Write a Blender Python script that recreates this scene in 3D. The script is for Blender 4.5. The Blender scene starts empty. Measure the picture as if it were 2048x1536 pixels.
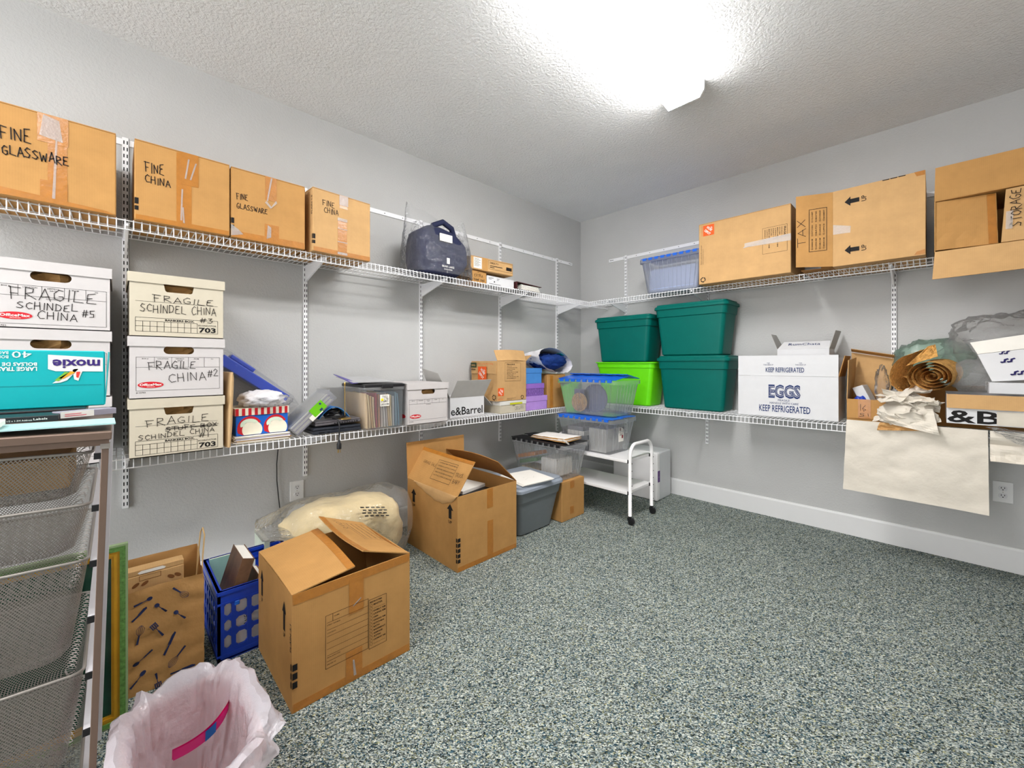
import bpy, bmesh, math, random
from mathutils import Vector, Matrix, noise

scene = bpy.context.scene
COL = scene.collection
PI = math.pi
R = math.radians

# ------------------------------------------------------------------ camera
cam_data = bpy.data.cameras.new('camera')
cam_data.sensor_width = 36.0
cam_data.lens = 818.8 * 36.0 / 2048.0
cam_data.shift_y = -41.0 / 2048.0
cam_data.clip_start = 0.02
cam = bpy.data.objects.new('camera', cam_data)
cam.location = (2.706, -3.676, 1.190)
cam.rotation_euler = (R(90), 0, R(45.89))
COL.objects.link(cam)
scene.camera = cam

# ------------------------------------------------------------------ world, exposure
world = bpy.data.worlds.new('world')
scene.world = world
world.use_nodes = True
world.node_tree.nodes['Background'].inputs[0].default_value = (1.0, 1.0, 1.0, 1)
world.node_tree.nodes['Background'].inputs[1].default_value = 4.6  # fill light, comes in through the opening added behind the camera
scene.view_settings.view_transform = 'Standard'
scene.view_settings.look = 'None'
scene.view_settings.gamma = 1.0
scene.view_settings.exposure = 0.58
scene.view_settings.use_curve_mapping = False
scene.cycles.transparent_max_bounces = 32
scene.cycles.diffuse_bounces = 6
LAMP_STRENGTH = 50.0

H = 2.74          # ceiling height
XR = 3.45         # right wall
YF = -6.50        # wall behind the camera
ZU = 1.797        # upper shelves
ZL = 0.796        # lower shelf, left wall
ZB = 0.811        # lower shelf, back wall
SD = 0.352        # shelf depth
SDB = 0.42        # depth of the lower shelf on the back wall

# ------------------------------------------------------------------ materials
def lin(c):
    c = c / 255.0
    return c / 12.92 if c <= 0.04045 else ((c + 0.055) / 1.055) ** 2.4
def rgb(r, g, b): return (lin(r), lin(g), lin(b), 1.0)

MATS = {}
class NT:
    def __init__(self, name):
        self.m = bpy.data.materials.new(name)
        self.m.use_nodes = True
        self.t = self.m.node_tree
        self.t.nodes.clear()
        self.out = self.t.nodes.new('ShaderNodeOutputMaterial')
    def n(self, typ, **kw):
        nd = self.t.nodes.new('ShaderNode' + typ)
        for k, v in kw.items():
            if k in nd.inputs: nd.inputs[k].default_value = v
            else: setattr(nd, k, v)
        return nd
    def l(self, a, b): self.t.links.new(a, b)
    def coords(self, scale=(1, 1, 1), rot=(0, 0, 0)):
        tc = self.n('TexCoord'); mp = self.n('Mapping')
        mp.inputs['Scale'].default_value = scale
        mp.inputs['Rotation'].default_value = rot
        self.l(tc.outputs['Object'], mp.inputs['Vector'])
        return mp.outputs['Vector']
    def ramp(self, fac, stops, interp='LINEAR'):
        r = self.n('ValToRGB'); cr = r.color_ramp; cr.interpolation = interp
        while len(cr.elements) < len(stops): cr.elements.new(0.5)
        for e, (p, c) in zip(cr.elements, stops): e.position = p; e.color = c
        self.l(fac, r.inputs['Fac'])
        return r.outputs['Color']
    def noise(self, vec, scale, detail=2.0, rough=0.5):
        nd = self.n('TexNoise'); nd.inputs['Scale'].default_value = scale
        nd.inputs['Detail'].default_value = detail; nd.inputs['Roughness'].default_value = rough
        self.l(vec, nd.inputs['Vector'])
        return nd.outputs['Fac']
    def bump(self, height, strength, dist=0.01):
        b = self.n('Bump'); b.inputs['Strength'].default_value = strength
        b.inputs['Distance'].default_value = dist
        self.l(height, b.inputs['Height'])
        return b.outputs['Normal']

def shade(c, k): return tuple(min(1.0, x * k) for x in c[:3]) + (1.0,)

def mat(name, col, rough=0.6, spec=0.3, metal=0.0, var=0.06, vscale=14.0, bump=None, bdist=0.004, sheen=0.0):
    if name in MATS: return MATS[name]
    N = NT(name); p = N.n('BsdfPrincipled')
    p.inputs['Roughness'].default_value = rough
    p.inputs['Specular IOR Level'].default_value = spec
    p.inputs['Metallic'].default_value = metal
    if sheen: p.inputs['Sheen Weight'].default_value = sheen
    v = N.coords()
    c = N.ramp(N.noise(v, vscale, 4.0, 0.6), [(0.3, shade(col, 1 - var)), (0.7, shade(col, 1 + var))])
    N.l(c, p.inputs['Base Color'])
    if bump:
        N.l(N.bump(N.noise(v, bump[0], 3.0, 0.6), bump[1], bdist), p.inputs['Normal'])
    N.l(p.outputs[0], N.out.inputs[0])
    MATS[name] = N.m
    return N.m

def cardboard(name, col):
    N = NT(name); p = N.n('BsdfPrincipled')
    p.inputs['Roughness'].default_value = 0.75
    p.inputs['Specular IOR Level'].default_value = 0.2
    v = N.coords()
    w = N.n('TexWave', wave_type='BANDS', bands_direction='X'); w.inputs['Scale'].default_value = 45.0
    w.inputs['Distortion'].default_value = 1.2; w.inputs['Detail'].default_value = 2.0
    N.l(v, w.inputs['Vector'])
    mixf = N.n('Math', operation='MULTIPLY_ADD'); mixf.inputs[1].default_value = 0.07; 
    nz = N.noise(v, 9.0, 6.0, 0.65)
    N.l(w.outputs['Fac'], mixf.inputs[0]); N.l(nz, mixf.inputs[2])
    c = N.ramp(mixf.outputs[0], [(0.30, shade(col, 0.86)), (0.62, col), (0.85, shade(col, 1.10))])
    N.l(c, p.inputs['Base Color'])
    N.l(N.bump(N.noise(v, 30.0, 4.0, 0.6), 0.12, 0.004), p.inputs['Normal'])
    N.l(p.outputs[0], N.out.inputs[0])
    MATS[name] = N.m
    return N.m

def clear(name, tint=(240, 242, 245), body=0.22, rough=0.12, bump=None, edge=0.35, bdist=0.006):
    """thin clear plastic: see-through with a milky share and glossy highlights"""
    N = NT(name)
    tr = N.n('BsdfTransparent'); tr.inputs['Color'].default_value = tuple(c ** 0.35 for c in rgb(*tint)[:3]) + (1,)
    p = N.n('BsdfPrincipled'); p.inputs['Base Color'].default_value = rgb(*tint)
    p.inputs['Roughness'].default_value = rough; p.inputs['Specular IOR Level'].default_value = 0.6
    lw = N.n('LayerWeight'); lw.inputs['Blend'].default_value = 0.35
    ma = N.n('Math', operation='MULTIPLY_ADD'); ma.inputs[1].default_value = edge; ma.inputs[2].default_value = body
    N.l(lw.outputs['Facing'], ma.inputs[0])
    gl = N.n('BsdfGlossy'); gl.inputs['Roughness'].default_value = rough
    fr = N.n('Fresnel'); fr.inputs['IOR'].default_value = 1.32
    if bump:
        v = N.coords()
        b = N.bump(N.noise(v, bump[0], 3.0, 0.6), bump[1], bdist)
        N.l(b, p.inputs['Normal']); N.l(b, gl.inputs['Normal']); N.l(b, fr.inputs['Normal']); N.l(b, lw.inputs['Normal'])
    tl = N.n('BsdfTranslucent'); tl.inputs['Color'].default_value = rgb(*tint); pm = N.n('MixShader'); pm.inputs[0].default_value = 0.45; N.l(p.outputs[0], pm.inputs[1]); N.l(tl.outputs[0], pm.inputs[2])
    mx = N.n('MixShader'); N.l(ma.outputs[0], mx.inputs[0]); N.l(tr.outputs[0], mx.inputs[1]); N.l(pm.outputs[0], mx.inputs[2])
    fh = N.n('Math', operation='MULTIPLY'); fh.inputs[1].default_value = 0.8; N.l(fr.outputs[0], fh.inputs[0])
    m2 = N.n('MixShader'); N.l(fh.outputs[0], m2.inputs[0]); N.l(mx.outputs[0], m2.inputs[1]); N.l(gl.outputs[0], m2.inputs[2])
    N.l(m2.outputs[0], N.out.inputs[0])
    MATS[name] = N.m
    return N.m

def wall_paint(name, col, scale, strength, dist):
    N = NT(name); p = N.n('BsdfPrincipled')
    p.inputs['Roughness'].default_value = 0.62; p.inputs['Specular IOR Level'].default_value = 0.25
    v = N.coords()
    c = N.ramp(N.noise(v, 3.0, 3.0), [(0.3, shade(col, 0.98)), (0.7, shade(col, 1.02))])
    N.l(c, p.inputs['Base Color'])
    a = N.noise(v, scale, 5.0, 0.62)
    r = N.n('MapRange'); r.inputs['From Min'].default_value = 0.38; r.inputs['From Max'].default_value = 0.62
    N.l(a, r.inputs['Value'])
    N.l(N.bump(r.outputs[0], strength, dist), p.inputs['Normal'])
    N.l(p.outputs[0], N.out.inputs[0])
    MATS[name] = N.m
    return N.m

M_WALL = wall_paint('gray_wall_paint', rgb(188, 188, 187), 80.0, 0.20, 0.007)
M_CEIL = wall_paint('textured_ceiling_paint', rgb(240, 240, 240), 62.0, 0.55, 0.011)
M_TRIM = mat('white_trim_paint', rgb(222, 222, 222), 0.4, 0.4, var=0.01)

def carpet():
    N = NT('speckled_carpet'); p = N.n('BsdfPrincipled')
    p.inputs['Roughness'].default_value = 0.95; p.inputs['Specular IOR Level'].default_value = 0.05
    v0 = N.coords((1, 1, 1), (0, 0, R(-38)))
    dn = N.n('TexNoise'); dn.inputs['Scale'].default_value = 70.0; dn.inputs['Detail'].default_value = 2.0
    N.l(v0, dn.inputs['Vector'])
    off = N.n('VectorMath', operation='SCALE'); off.inputs['Scale'].default_value = 0.012
    N.l(dn.outputs['Color'], off.inputs[0])
    ad = N.n('VectorMath', operation='ADD'); N.l(v0, ad.inputs[0]); N.l(off.outputs[0], ad.inputs[1])
    sc = N.n('VectorMath', operation='MULTIPLY'); sc.inputs[1].default_value = (0.62, 1.0, 1.0)
    N.l(ad.outputs[0], sc.inputs[0])
    vo = N.n('TexVoronoi'); vo.inputs['Scale'].default_value = 330.0
    N.l(sc.outputs[0], vo.inputs['Vector'])
    sep = N.n('SeparateColor'); N.l(vo.outputs['Color'], sep.inputs[0])
    c0 = N.ramp(sep.outputs[0], [(0.0, rgb(46, 52, 52)), (0.18, rgb(84, 92, 90)), (0.40, rgb(128, 137, 133)), (0.62, rgb(156, 165, 162)), (0.82, rgb(186, 193, 186)), (1.0, rgb(216, 218, 206))])
    tint = N.ramp(sep.outputs[1], [(0.0, rgb(86, 124, 150)), (0.19, rgb(96, 130, 150)), (0.23, rgb(255, 255, 255)), (0.86, rgb(255, 255, 255)), (0.9, rgb(226, 218, 176))])
    mt = N.n('Mix', data_type='RGBA', blend_type='MULTIPLY'); mt.inputs[0].default_value = 1.0
    N.l(c0, mt.inputs[6]); N.l(tint, mt.inputs[7]); c = mt.outputs[2]
    big = N.noise(v0, 5.0, 3.0)
    hs = N.n('HueSaturation'); N.l(c, hs.inputs['Color'])
    mr = N.n('MapRange'); mr.inputs['To Min'].default_value = 0.86; mr.inputs['To Max'].default_value = 1.12
    N.l(big, mr.inputs['Value']); N.l(mr.outputs[0], hs.inputs['Value'])
    N.l(hs.outputs[0], p.inputs['Base Color'])
    N.l(N.bump(vo.outputs['Distance'], 0.6, 0.006), p.inputs['Normal'])
    N.l(p.outputs[0], N.out.inputs[0])
    return N.m
M_CARPET = carpet()

M_CARD = cardboard('brown_cardboard', rgb(184, 138, 82))
M_CARD2 = cardboard('tan_cardboard', rgb(196, 156, 106))
M_CARD3 = cardboard('dark_cardboard', rgb(162, 114, 62))
M_TAPE = mat('brown_packing_tape', rgb(172, 112, 44), 0.28, 0.5, var=0.10, vscale=30, bump=(60, 0.25))
M_CTAPE = clear('clear_tape', (250, 250, 250), 0.30, 0.15, (90.0, 0.8), 0.2)
M_INK = mat('black_ink', rgb(28, 26, 26), 0.7, 0.2, var=0.02)
M_MARK = mat('black_marker', rgb(34, 28, 26), 0.6, 0.2, var=0.05)
M_BLUEINK = mat('navy_print', rgb(38, 56, 104), 0.6, 0.2, var=0.02)
M_ORANGE = mat('orange_print', rgb(226, 92, 36), 0.6, 0.2, var=0.03)
M_RED = mat('red_print', rgb(196, 30, 42), 0.55, 0.3, var=0.03)
M_WPRINT = mat('white_print', rgb(238, 236, 230), 0.6, 0.2, var=0.01)
M_FILEBOX = mat('white_file_board', rgb(196, 191, 190), 0.6, 0.25, var=0.02, bump=(40, 0.06))
M_CREAM = mat('cream_file_board', rgb(196, 187, 168), 0.6, 0.25, var=0.03, bump=(40, 0.06))
M_WHITEBOX = mat('white_box_board', rgb(212, 212, 214), 0.55, 0.3, var=0.02)
M_GRAYBOARD = mat('gray_board', rgb(176, 174, 170), 0.7, 0.2, var=0.04)
M_WIRE = mat('white_coated_wire', rgb(236, 236, 238), 0.35, 0.5, var=0.01)
M_SLOT = mat('dark_slot', rgb(26, 26, 28), 0.8, 0.1, var=0.02)
M_BLACK = mat('black_plastic', rgb(24, 24, 27), 0.4, 0.4, var=0.05)
M_STEEL = mat('gray_metal', rgb(150, 144, 138), 0.4, 0.5, metal=0.5, var=0.03)
M_PAPER = mat('white_paper', rgb(236, 232, 224), 0.7, 0.2, var=0.02)
M_PACKING = mat('offwhite_packing_paper', rgb(214, 206, 193), 0.75, 0.15, var=0.04, vscale=6, bump=(16, 0.35), bdist=0.01)
M_KRAFT = mat('kraft_paper', rgb(190, 146, 92), 0.7, 0.2, var=0.07, vscale=8, bump=(22, 0.4), bdist=0.008)
M_GREEN = mat('dark_green_plastic', rgb(0, 98, 89), 0.42, 0.14, var=0.03, bump=(220, 0.08))
M_LIME = mat('lime_green_plastic', rgb(108, 222, 18), 0.36, 0.3, var=0.03)
M_GRAYTOTE = mat('gray_plastic', rgb(110, 116, 120), 0.4, 0.4, var=0.03)
M_GRAYLID = mat('light_gray_plastic', rgb(146, 154, 166), 0.4, 0.4, var=0.03)
M_BLUE = mat('blue_plastic', rgb(24, 62, 178), 0.35, 0.45, var=0.04)
M_BLUELID = mat('blue_lid_plastic', rgb(22, 98, 208), 0.35, 0.45, var=0.04)
M_TOTE = clear('clear_tote_plastic', (244, 246, 249), 0.17, 0.16, (24.0, 0.12), 0.22)
M_BAG = clear('clear_bag_film', (250, 251, 253), 0.04, 0.08, (26.0, 0.8), 0.16, 0.014)
M_BAGWHITE = mat('white_liner_film', rgb(228, 226, 230), 0.35, 0.45, var=0.04, bump=(38, 0.5), bdist=0.006)

# ------------------------------------------------------------------ mesh builder
class MB:
    def __init__(self): self.v = []; self.f = []
    def add(self, vs, fs, M=None):
        o = len(self.v)
        for p in vs:
            p = Vector(p)
            if M is not None: p = M @ p
            self.v.append(tuple(p))
        self.f += [tuple(i + o for i in f) for f in fs]
        return self
    def box(self, a, b, M=None):
        x0, y0, z0 = a; x1, y1, z1 = b
        vs = [(x0, y0, z0), (x1, y0, z0), (x1, y1, z0), (x0, y1, z0), (x0, y0, z1), (x1, y0, z1), (x1, y1, z1), (x0, y1, z1)]
        return self.add(vs, [(0, 3, 2, 1), (4, 5, 6, 7), (0, 1, 5, 4), (1, 2, 6, 5), (2, 3, 7, 6), (3, 0, 4, 7)], M)
    def tube(self, pts, r, n=6, closed=False, M=None):
        pts = [Vector(p) for p in pts]; k = len(pts); vs = []; fs = []
        up = None
        for i, p in enumerate(pts):
            if closed: t = pts[(i + 1) % k] - pts[i - 1]
            else: t = pts[min(i + 1, k - 1)] - pts[max(i - 1, 0)]
            t.normalize()
            if up is None:
                up = Vector((0, 0, 1)) if abs(t.z) < 0.9 else Vector((1, 0, 0))
            a = t.cross(up)
            if a.length < 1e-6: a = t.cross(Vector((0, 1, 0)))
            a.normalize(); b = t.cross(a).normalized(); up = -b if False else b.cross(t).cross(t) * -1 if False else up
            rr = r[i] if isinstance(r, (list, tuple)) else r
            for j in range(n):
                g = 2 * PI * j / n
                vs.append(p + a * (rr * math.cos(g)) + b * (rr * math.sin(g)))
        for i in range(k if closed else k - 1):
            i2 = (i + 1) % k
            for j in range(n):
                j2 = (j + 1) % n
                fs.append((i * n + j, i * n + j2, i2 * n + j2, i2 * n + j))
        if not closed:
            fs.append(tuple(range(n))); fs.append(tuple((k - 1) * n + j for j in reversed(range(n))))
        return self.add(vs, fs, M)
    def grid(self, fn, nu, nv, closed_u=False, M=None):
        vs = [fn(i / nu, j / nv) for j in range(nv + 1) for i in range(nu + (0 if closed_u else 1))]
        w = nu if closed_u else nu + 1; fs = []
        for j in range(nv):
            for i in range(nu):
                i2 = (i + 1) % w
                fs.append((j * w + i, j * w + i2, (j + 1) * w + i2, (j + 1) * w + i))
        return self.add(vs, fs, M)
    def sheet(self, p00, p10, p11, p01, t=0.004, nu=1, nv=1, disp=None, M=None):
        """bent panel of thickness t through four corners; disp(s,q) lifts along the normal"""
        p00, p10, p11, p01 = [Vector(p) for p in (p00, p10, p11, p01)]
        n = (p10 - p00 + p11 - p01).cross(p01 - p00 + p11 - p10).normalized()
        def at(s, q, o):
            p = p00 * (1 - s) * (1 - q) + p10 * s * (1 - q) + p11 * s * q + p01 * (1 - s) * q
            d = disp(s, q) if disp else 0.0
            return p + n * (d + o)
        w = nu + 1; k = w * (nv + 1)
        vs = [at(i / nu, j / nv, t / 2) for j in range(nv + 1) for i in range(w)] + [at(i / nu, j / nv, -t / 2) for j in range(nv + 1) for i in range(w)]
        fs = []
        for j in range(nv):
            for i in range(nu):
                a = j * w + i
                fs.append((a, a + 1, a + 1 + w, a + w)); fs.append((k + a, k + a + w, k + a + 1 + w, k + a + 1))
        for i in range(nu):
            fs.append((i, k + i, k + i + 1, i + 1)); a = nv * w + i; fs.append((a, a + 1, k + a + 1, k + a))
        for j in range(nv):
            a = j * w; fs.append((a, a + w, k + a + w, k + a)); a = j * w + nu; fs.append((a, k + a, k + a + w, a + w))
        return self.add(vs, fs, M)
    def loft(self, rings, cap0=True, cap1=True, M=None):
        n = len(rings[0]); vs = [p for r in rings for p in r]; fs = []
        for i in range(len(rings) - 1):
            for j in range(n):
                j2 = (j + 1) % n
                fs.append((i * n + j, i * n + j2, (i + 1) * n + j2, (i + 1) * n + j))
        if cap0: fs.append(tuple(reversed(range(n))))
        if cap1: fs.append(tuple((len(rings) - 1) * n + j for j in range(n)))
        return self.add(vs, fs, M)
    def build(self, name, m, parent=None, smooth=False, bevel=0.0, seg=1, angle=None):
        me = bpy.data.meshes.new(name)
        me.from_pydata(self.v, [], self.f)
        if bevel:
            bm = bmesh.new(); bm.from_mesh(me)
            bmesh.ops.bevel(bm, geom=list(bm.edges), offset=bevel, segments=seg, affect='EDGES', profile=0.6)
            bm.to_mesh(me); bm.free()
        me.materials.append(m)
        if smooth:
            for p in me.polygons: p.use_smooth = True
            if angle:
                bm = bmesh.new(); bm.from_mesh(me)
                for e in bm.edges:
                    if len(e.link_faces) == 2 and e.calc_face_angle(0) > R(angle): e.smooth = False
                bm.to_mesh(me); bm.free()
        me.update()
        o = bpy.data.objects.new(name, me)
        COL.objects.link(o)
        if parent is not None: o.parent = parent
        return o

def part(name, me, parent, loc=(0, 0, 0), rot=(0, 0, 0)):
    o = bpy.data.objects.new(name, me); COL.objects.link(o); o.parent = parent
    o.location = loc; o.rotation_euler = rot
    return o

def tag(o, label, cat, group=None, kind=None):
    if label: o['label'] = label
    if cat: o['category'] = cat
    if group: o['group'] = group
    if kind: o['kind'] = kind
    return o

def thing(name, label, cat, loc=(0, 0, 0), rotz=0.0, group=None, rot=None):
    o = bpy.data.objects.new(name, None)
    o.empty_display_size = 0.05
    o.location = loc
    o.rotation_euler = rot if rot else (0, 0, R(rotz))
    COL.objects.link(o)
    return tag(o, label, cat, group)

def struct(name, mb, m, **kw):
    o = mb.build(name, m, **kw); o['kind'] = 'structure'
    return o

def rring(w, d, r, z, n=4, cx=0.0, cy=0.0):
    """rounded rectangle ring, centred"""
    pts = []
    for qx, qy, a0 in ((1, 1, 0), (-1, 1, 90), (-1, -1, 180), (1, -1, 270)):
        for i in range(n + 1):
            a = R(a0 + 90.0 * i / n)
            pts.append((cx + qx * (w / 2 - r) + r * math.cos(a), cy + qy * (d / 2 - r) + r * math.sin(a), z))
    return pts

def nz(x, y, z=0.0): return noise.noise(Vector((x, y, z)))
def ridge(x, y, z=0.0): return 1.0 - 2.0 * abs(noise.noise(Vector((x, y, z))))

# ------------------------------------------------------------------ flat print on faces
_TXT = {}
def text_mesh(s, bold=0.0):
    key = (s, bold)
    if key in _TXT: return _TXT[key]
    cu = bpy.data.curves.new('lettering', 'FONT')
    cu.body = s; cu.size = 1.0; cu.fill_mode = 'FRONT'; cu.offset = bold; cu.resolution_u = 2
    ob = bpy.data.objects.new('lettering', cu)
    COL.objects.link(ob)
    dg = bpy.context.evaluated_depsgraph_get()
    me = ob.evaluated_get(dg).to_mesh()
    vs = [(v.co.x, v.co.y) for v in me.vertices]; fs = [tuple(p.vertices) for p in me.polygons]
    ob.evaluated_get(dg).to_mesh_clear()
    bpy.data.objects.remove(ob); bpy.data.curves.remove(cu)
    if not vs: vs = [(0, 0)]
    x0 = min(v[0] for v in vs); x1 = max(v[0] for v in vs)
    _TXT[key] = ([(x - x0, y) for x, y in vs], fs, max(x1 - x0, 1e-4))
    return _TXT[key]

GL = {
 'A': [[(0, 0), (.35, 1), (.7, 0)], [(.15, .36), (.6, .4)]], 'B': [[(0, 0), (0, 1), (.5, .9), (.5, .62), (.05, .53), (.6, .4), (.55, .1), (0, 0)]],
 'C': [[(.65, .86), (.4, 1), (.1, .75), (.03, .35), (.25, .02), (.65, .1)]], 'D': [[(.05, 0), (.05, 1), (.5, .85), (.62, .5), (.45, .1), (-.05, .02)]],
 'E': [[(.6, 1), (.1, .93), (.05, .55), (.4, .53), (.05, .5), (.0, .06), (.62, .0)]], 'F': [[(.08, 0), (.05, 1)], [(-.08, 1), (.62, .97)], [(.05, .52), (.45, .52)]],
 'G': [[(.6, .9), (.35, 1), (.05, .65), (.08, .2), (.4, 0), (.62, .15), (.62, .42), (.35, .42)]], 'H': [[(0, 0), (.03, 1)], [(.55, 1), (.58, 0)], [(0, .5), (.58, .52)]],
 'I': [[(.12, 0), (.16, 1)]], 'K': [[(0, 0), (0, 1)], [(.55, 1), (.02, .45), (.6, 0)]], 'L': [[(.08, 1), (.02, .05), (.65, 0)]],
 'M': [[(0, 0), (.08, 1), (.4, .35), (.7, 1), (.8, 0)]], 'N': [[(0, 0), (.03, 1), (.55, .05), (.62, 1)]], 'O': [[(.35, 1), (.05, .7), (.08, .2), (.4, 0), (.68, .3), (.62, .8), (.35, 1)]],
 'P': [[(.05, 0), (.02, 1), (.5, .92), (.52, .62), (.05, .48)]], 'R': [[(.04, 0), (.02, 1), (.5, .92), (.5, .62), (.04, .5), (.65, 0)]],
 'S': [[(.6, .88), (.3, 1), (.05, .75), (.3, .52), (.58, .3), (.4, .02), (-.05, .1)]], 'T': [[(.35, 0), (.33, 1)], [(-.05, .96), (.75, 1)]],
 'U': [[(0, 1), (.05, .15), (.3, 0), (.55, .15), (.6, 1)]], 'W': [[(0, 1), (.2, 0), (.4, .65), (.6, 0), (.85, 1)]], 'X': [[(0, 0), (.6, 1)], [(.02, 1), (.62, 0)]],
 'Y': [[(0, 1), (.3, .5)], [(.62, 1), (.2, 0)]], 'Z': [[(0, 1), (.6, 1), (0, 0), (.62, 0)]], 'J': [[(.5, 1), (.5, .2), (.25, 0), (0, .2)]], 'V': [[(0, 1), (.3, 0), (.6, 1)]],
 '#': [[(.12, 0), (.28, 1)], [(.42, 0), (.56, 1)], [(0, .33), (.65, .38)], [(.03, .66), (.7, .7)]],
 '1': [[(.2, 0), (.2, 1)]], '2': [[(.02, .8), (.3, 1), (.55, .75), (.05, .05), (.65, .02)]], '3': [[(.05, .95), (.5, .95), (.25, .58), (.58, .35), (.35, .0), (0, .08)]],
 '5': [[(.6, 1), (.1, .97), (.08, .6), (.5, .55), (.5, .1), (0, .02)]], '6': [[(.45, 1), (.05, .4), (.2, 0), (.5, .2), (.1, .4)]], '+': [[(0, .5), (.5, .5)], [(.25, .25), (.25, .75)]], ' ': [],
}

class Decal:
    """flat ink on one face: 2-D shapes mapped to origin + x*right + y*up, eps proud of the face"""
    def __init__(self, o, r, u, eps=0.0010):
        self.o = Vector(o); self.r = Vector(r).normalized(); self.u = Vector(u).normalized()
        self.n = self.r.cross(self.u); self.eps = eps; self.mb = MB()
    def P(self, x, y): return self.o + self.r * x + self.u * y + self.n * self.eps
    def poly(self, pts): self.mb.add([self.P(*p) for p in pts], [tuple(range(len(pts)))]); return self
    def rect(self, x0, y0, x1, y1): return self.poly([(x0, y0), (x1, y0), (x1, y1), (x0, y1)])
    def line(self, pts, w):
        for (ax, ay), (bx, by) in zip(pts[:-1], pts[1:]):
            dx, dy = bx - ax, by - ay; L = math.hypot(dx, dy)
            if L < 1e-7: continue
            px, py = -dy / L * w / 2, dx / L * w / 2; ex, ey = dx / L * w * .35, dy / L * w * .35
            self.poly([(ax + px - ex, ay + py - ey), (ax - px - ex, ay - py - ey), (bx - px + ex, by - py + ey), (bx + px + ex, by + py + ey)][::-1][::-1])
        return self
    def frame(self, x0, y0, x1, y1, w): return self.line([(x0, y0), (x1, y0), (x1, y1), (x0, y1), (x0, y0)], w)
    def ellipse(self, cx, cy, a, b, n=28, rot=0.0):
        c, s = math.cos(rot), math.sin(rot)
        return self.poly([(cx + a * math.cos(2 * PI * i / n) * c - b * math.sin(2 * PI * i / n) * s,
                           cy + a * math.cos(2 * PI * i / n) * s + b * math.sin(2 * PI * i / n) * c) for i in range(n)])
    def text(self, s, x, y, h, w=None, bold=0.0, rot=0.0, align='L'):
        """cap height h, optional total width w, rotated by rot degrees about (x,y)"""
        vs, fs, tw = text_mesh(s, bold)
        sy = h / 0.73; sx = (w / tw) if w else sy
        W = tw * sx; ox = {'L': 0, 'C': -W / 2, 'R': -W}[align]
        c, sn = math.cos(R(rot)), math.sin(R(rot)); out = []
        for vx, vy in vs:
            a = ox + vx * sx; b = vy * sy
            out.append(self.P(x + a * c - b * sn, y + a * sn + b * c))
        self.mb.add(out, fs); return self
    def hand(self, s, x, y, h, w, pen, rot=0.0, seed=1, jit=0.05):
        rnd = random.Random(seed); n = len(s)
        cw = [{'I': 0.5, '1': 0.5, ' ': 0.7, 'M': 1.2, 'W': 1.25}.get(ch, 1.0) for ch in s]; adv = w / max(sum(cw), 1e-6); pos = [sum(cw[:i]) for i in range(n)]
        c, sn = math.cos(R(rot)), math.sin(R(rot))
        for i, ch in enumerate(s):
            dy = rnd.uniform(-.08, .08) * h; k = rnd.uniform(.9, 1.1)
            for st in GL.get(ch, []):
                pts = []
                for px, py in st:
                    a = pos[i] * adv + (px * 1.15 + rnd.uniform(-jit, jit) * .6) * adv
                    b = dy + (py + rnd.uniform(-jit, jit)) * h * k
                    pts.append((x + a * c - b * sn, y + a * sn + b * c))
                self.line(pts, pen)
        return self
    def arrow(self, x, y, L, w, rot=0.0):
        c, s = math.cos(R(rot)), math.sin(R(rot))
        def T(a, b): return (x + a * c - b * s, y + a * s + b * c)
        self.poly([T(-w * .28, 0), T(w * .28, 0), T(w * .28, L * .62), T(-w * .28, L * .62)])
        return self.poly([T(-w * .62, L * .60), T(w * .62, L * .60), T(0, L)])
    def recycle(self, x, y, r, w):
        for k in range(3):
            a0 = 90 + 120 * k
            pts = [(x + r * math.cos(R(a0 + t)), y + r * math.sin(R(a0 + t))) for t in (-8, 20, 48, 70)]
            self.line(pts, w)
            ex, ey = pts[-1]; a = R(a0 + 70)
            tx, ty = -math.sin(a), math.cos(a); nx, ny = math.cos(a), math.sin(a)
            self.poly([(ex - nx * w, ey - ny * w), (ex + nx * w, ey + ny * w), (ex + tx * w * 1.5, ey + ty * w * 1.5)][::-1])
        return self
    def build(self, name, m, parent): return self.mb.build(name, m, parent)

def front(w, d, h, eps=0.001, y=0.0): return Decal((0, y, 0), (1, 0, 0), (0, 0, 1), eps)
def left(w, d, h, eps=0.001): return Decal((0, d, 0), (0, -1, 0), (0, 0, 1), eps)
def right(w, d, h, eps=0.001): return Decal((w, 0, 0), (0, 1, 0), (0, 0, 1), eps)
def top(w, d, h, eps=0.001): return Decal((0, 0, h), (1, 0, 0), (0, 1, 0), eps)

def strip(parent, a, b, c, d, m=None, name='tape'):
    """a thin strip of tape through four corners"""
    return MB().sheet(a, b, c, d, 0.0007).build(name, m or M_TAPE, parent)

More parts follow.
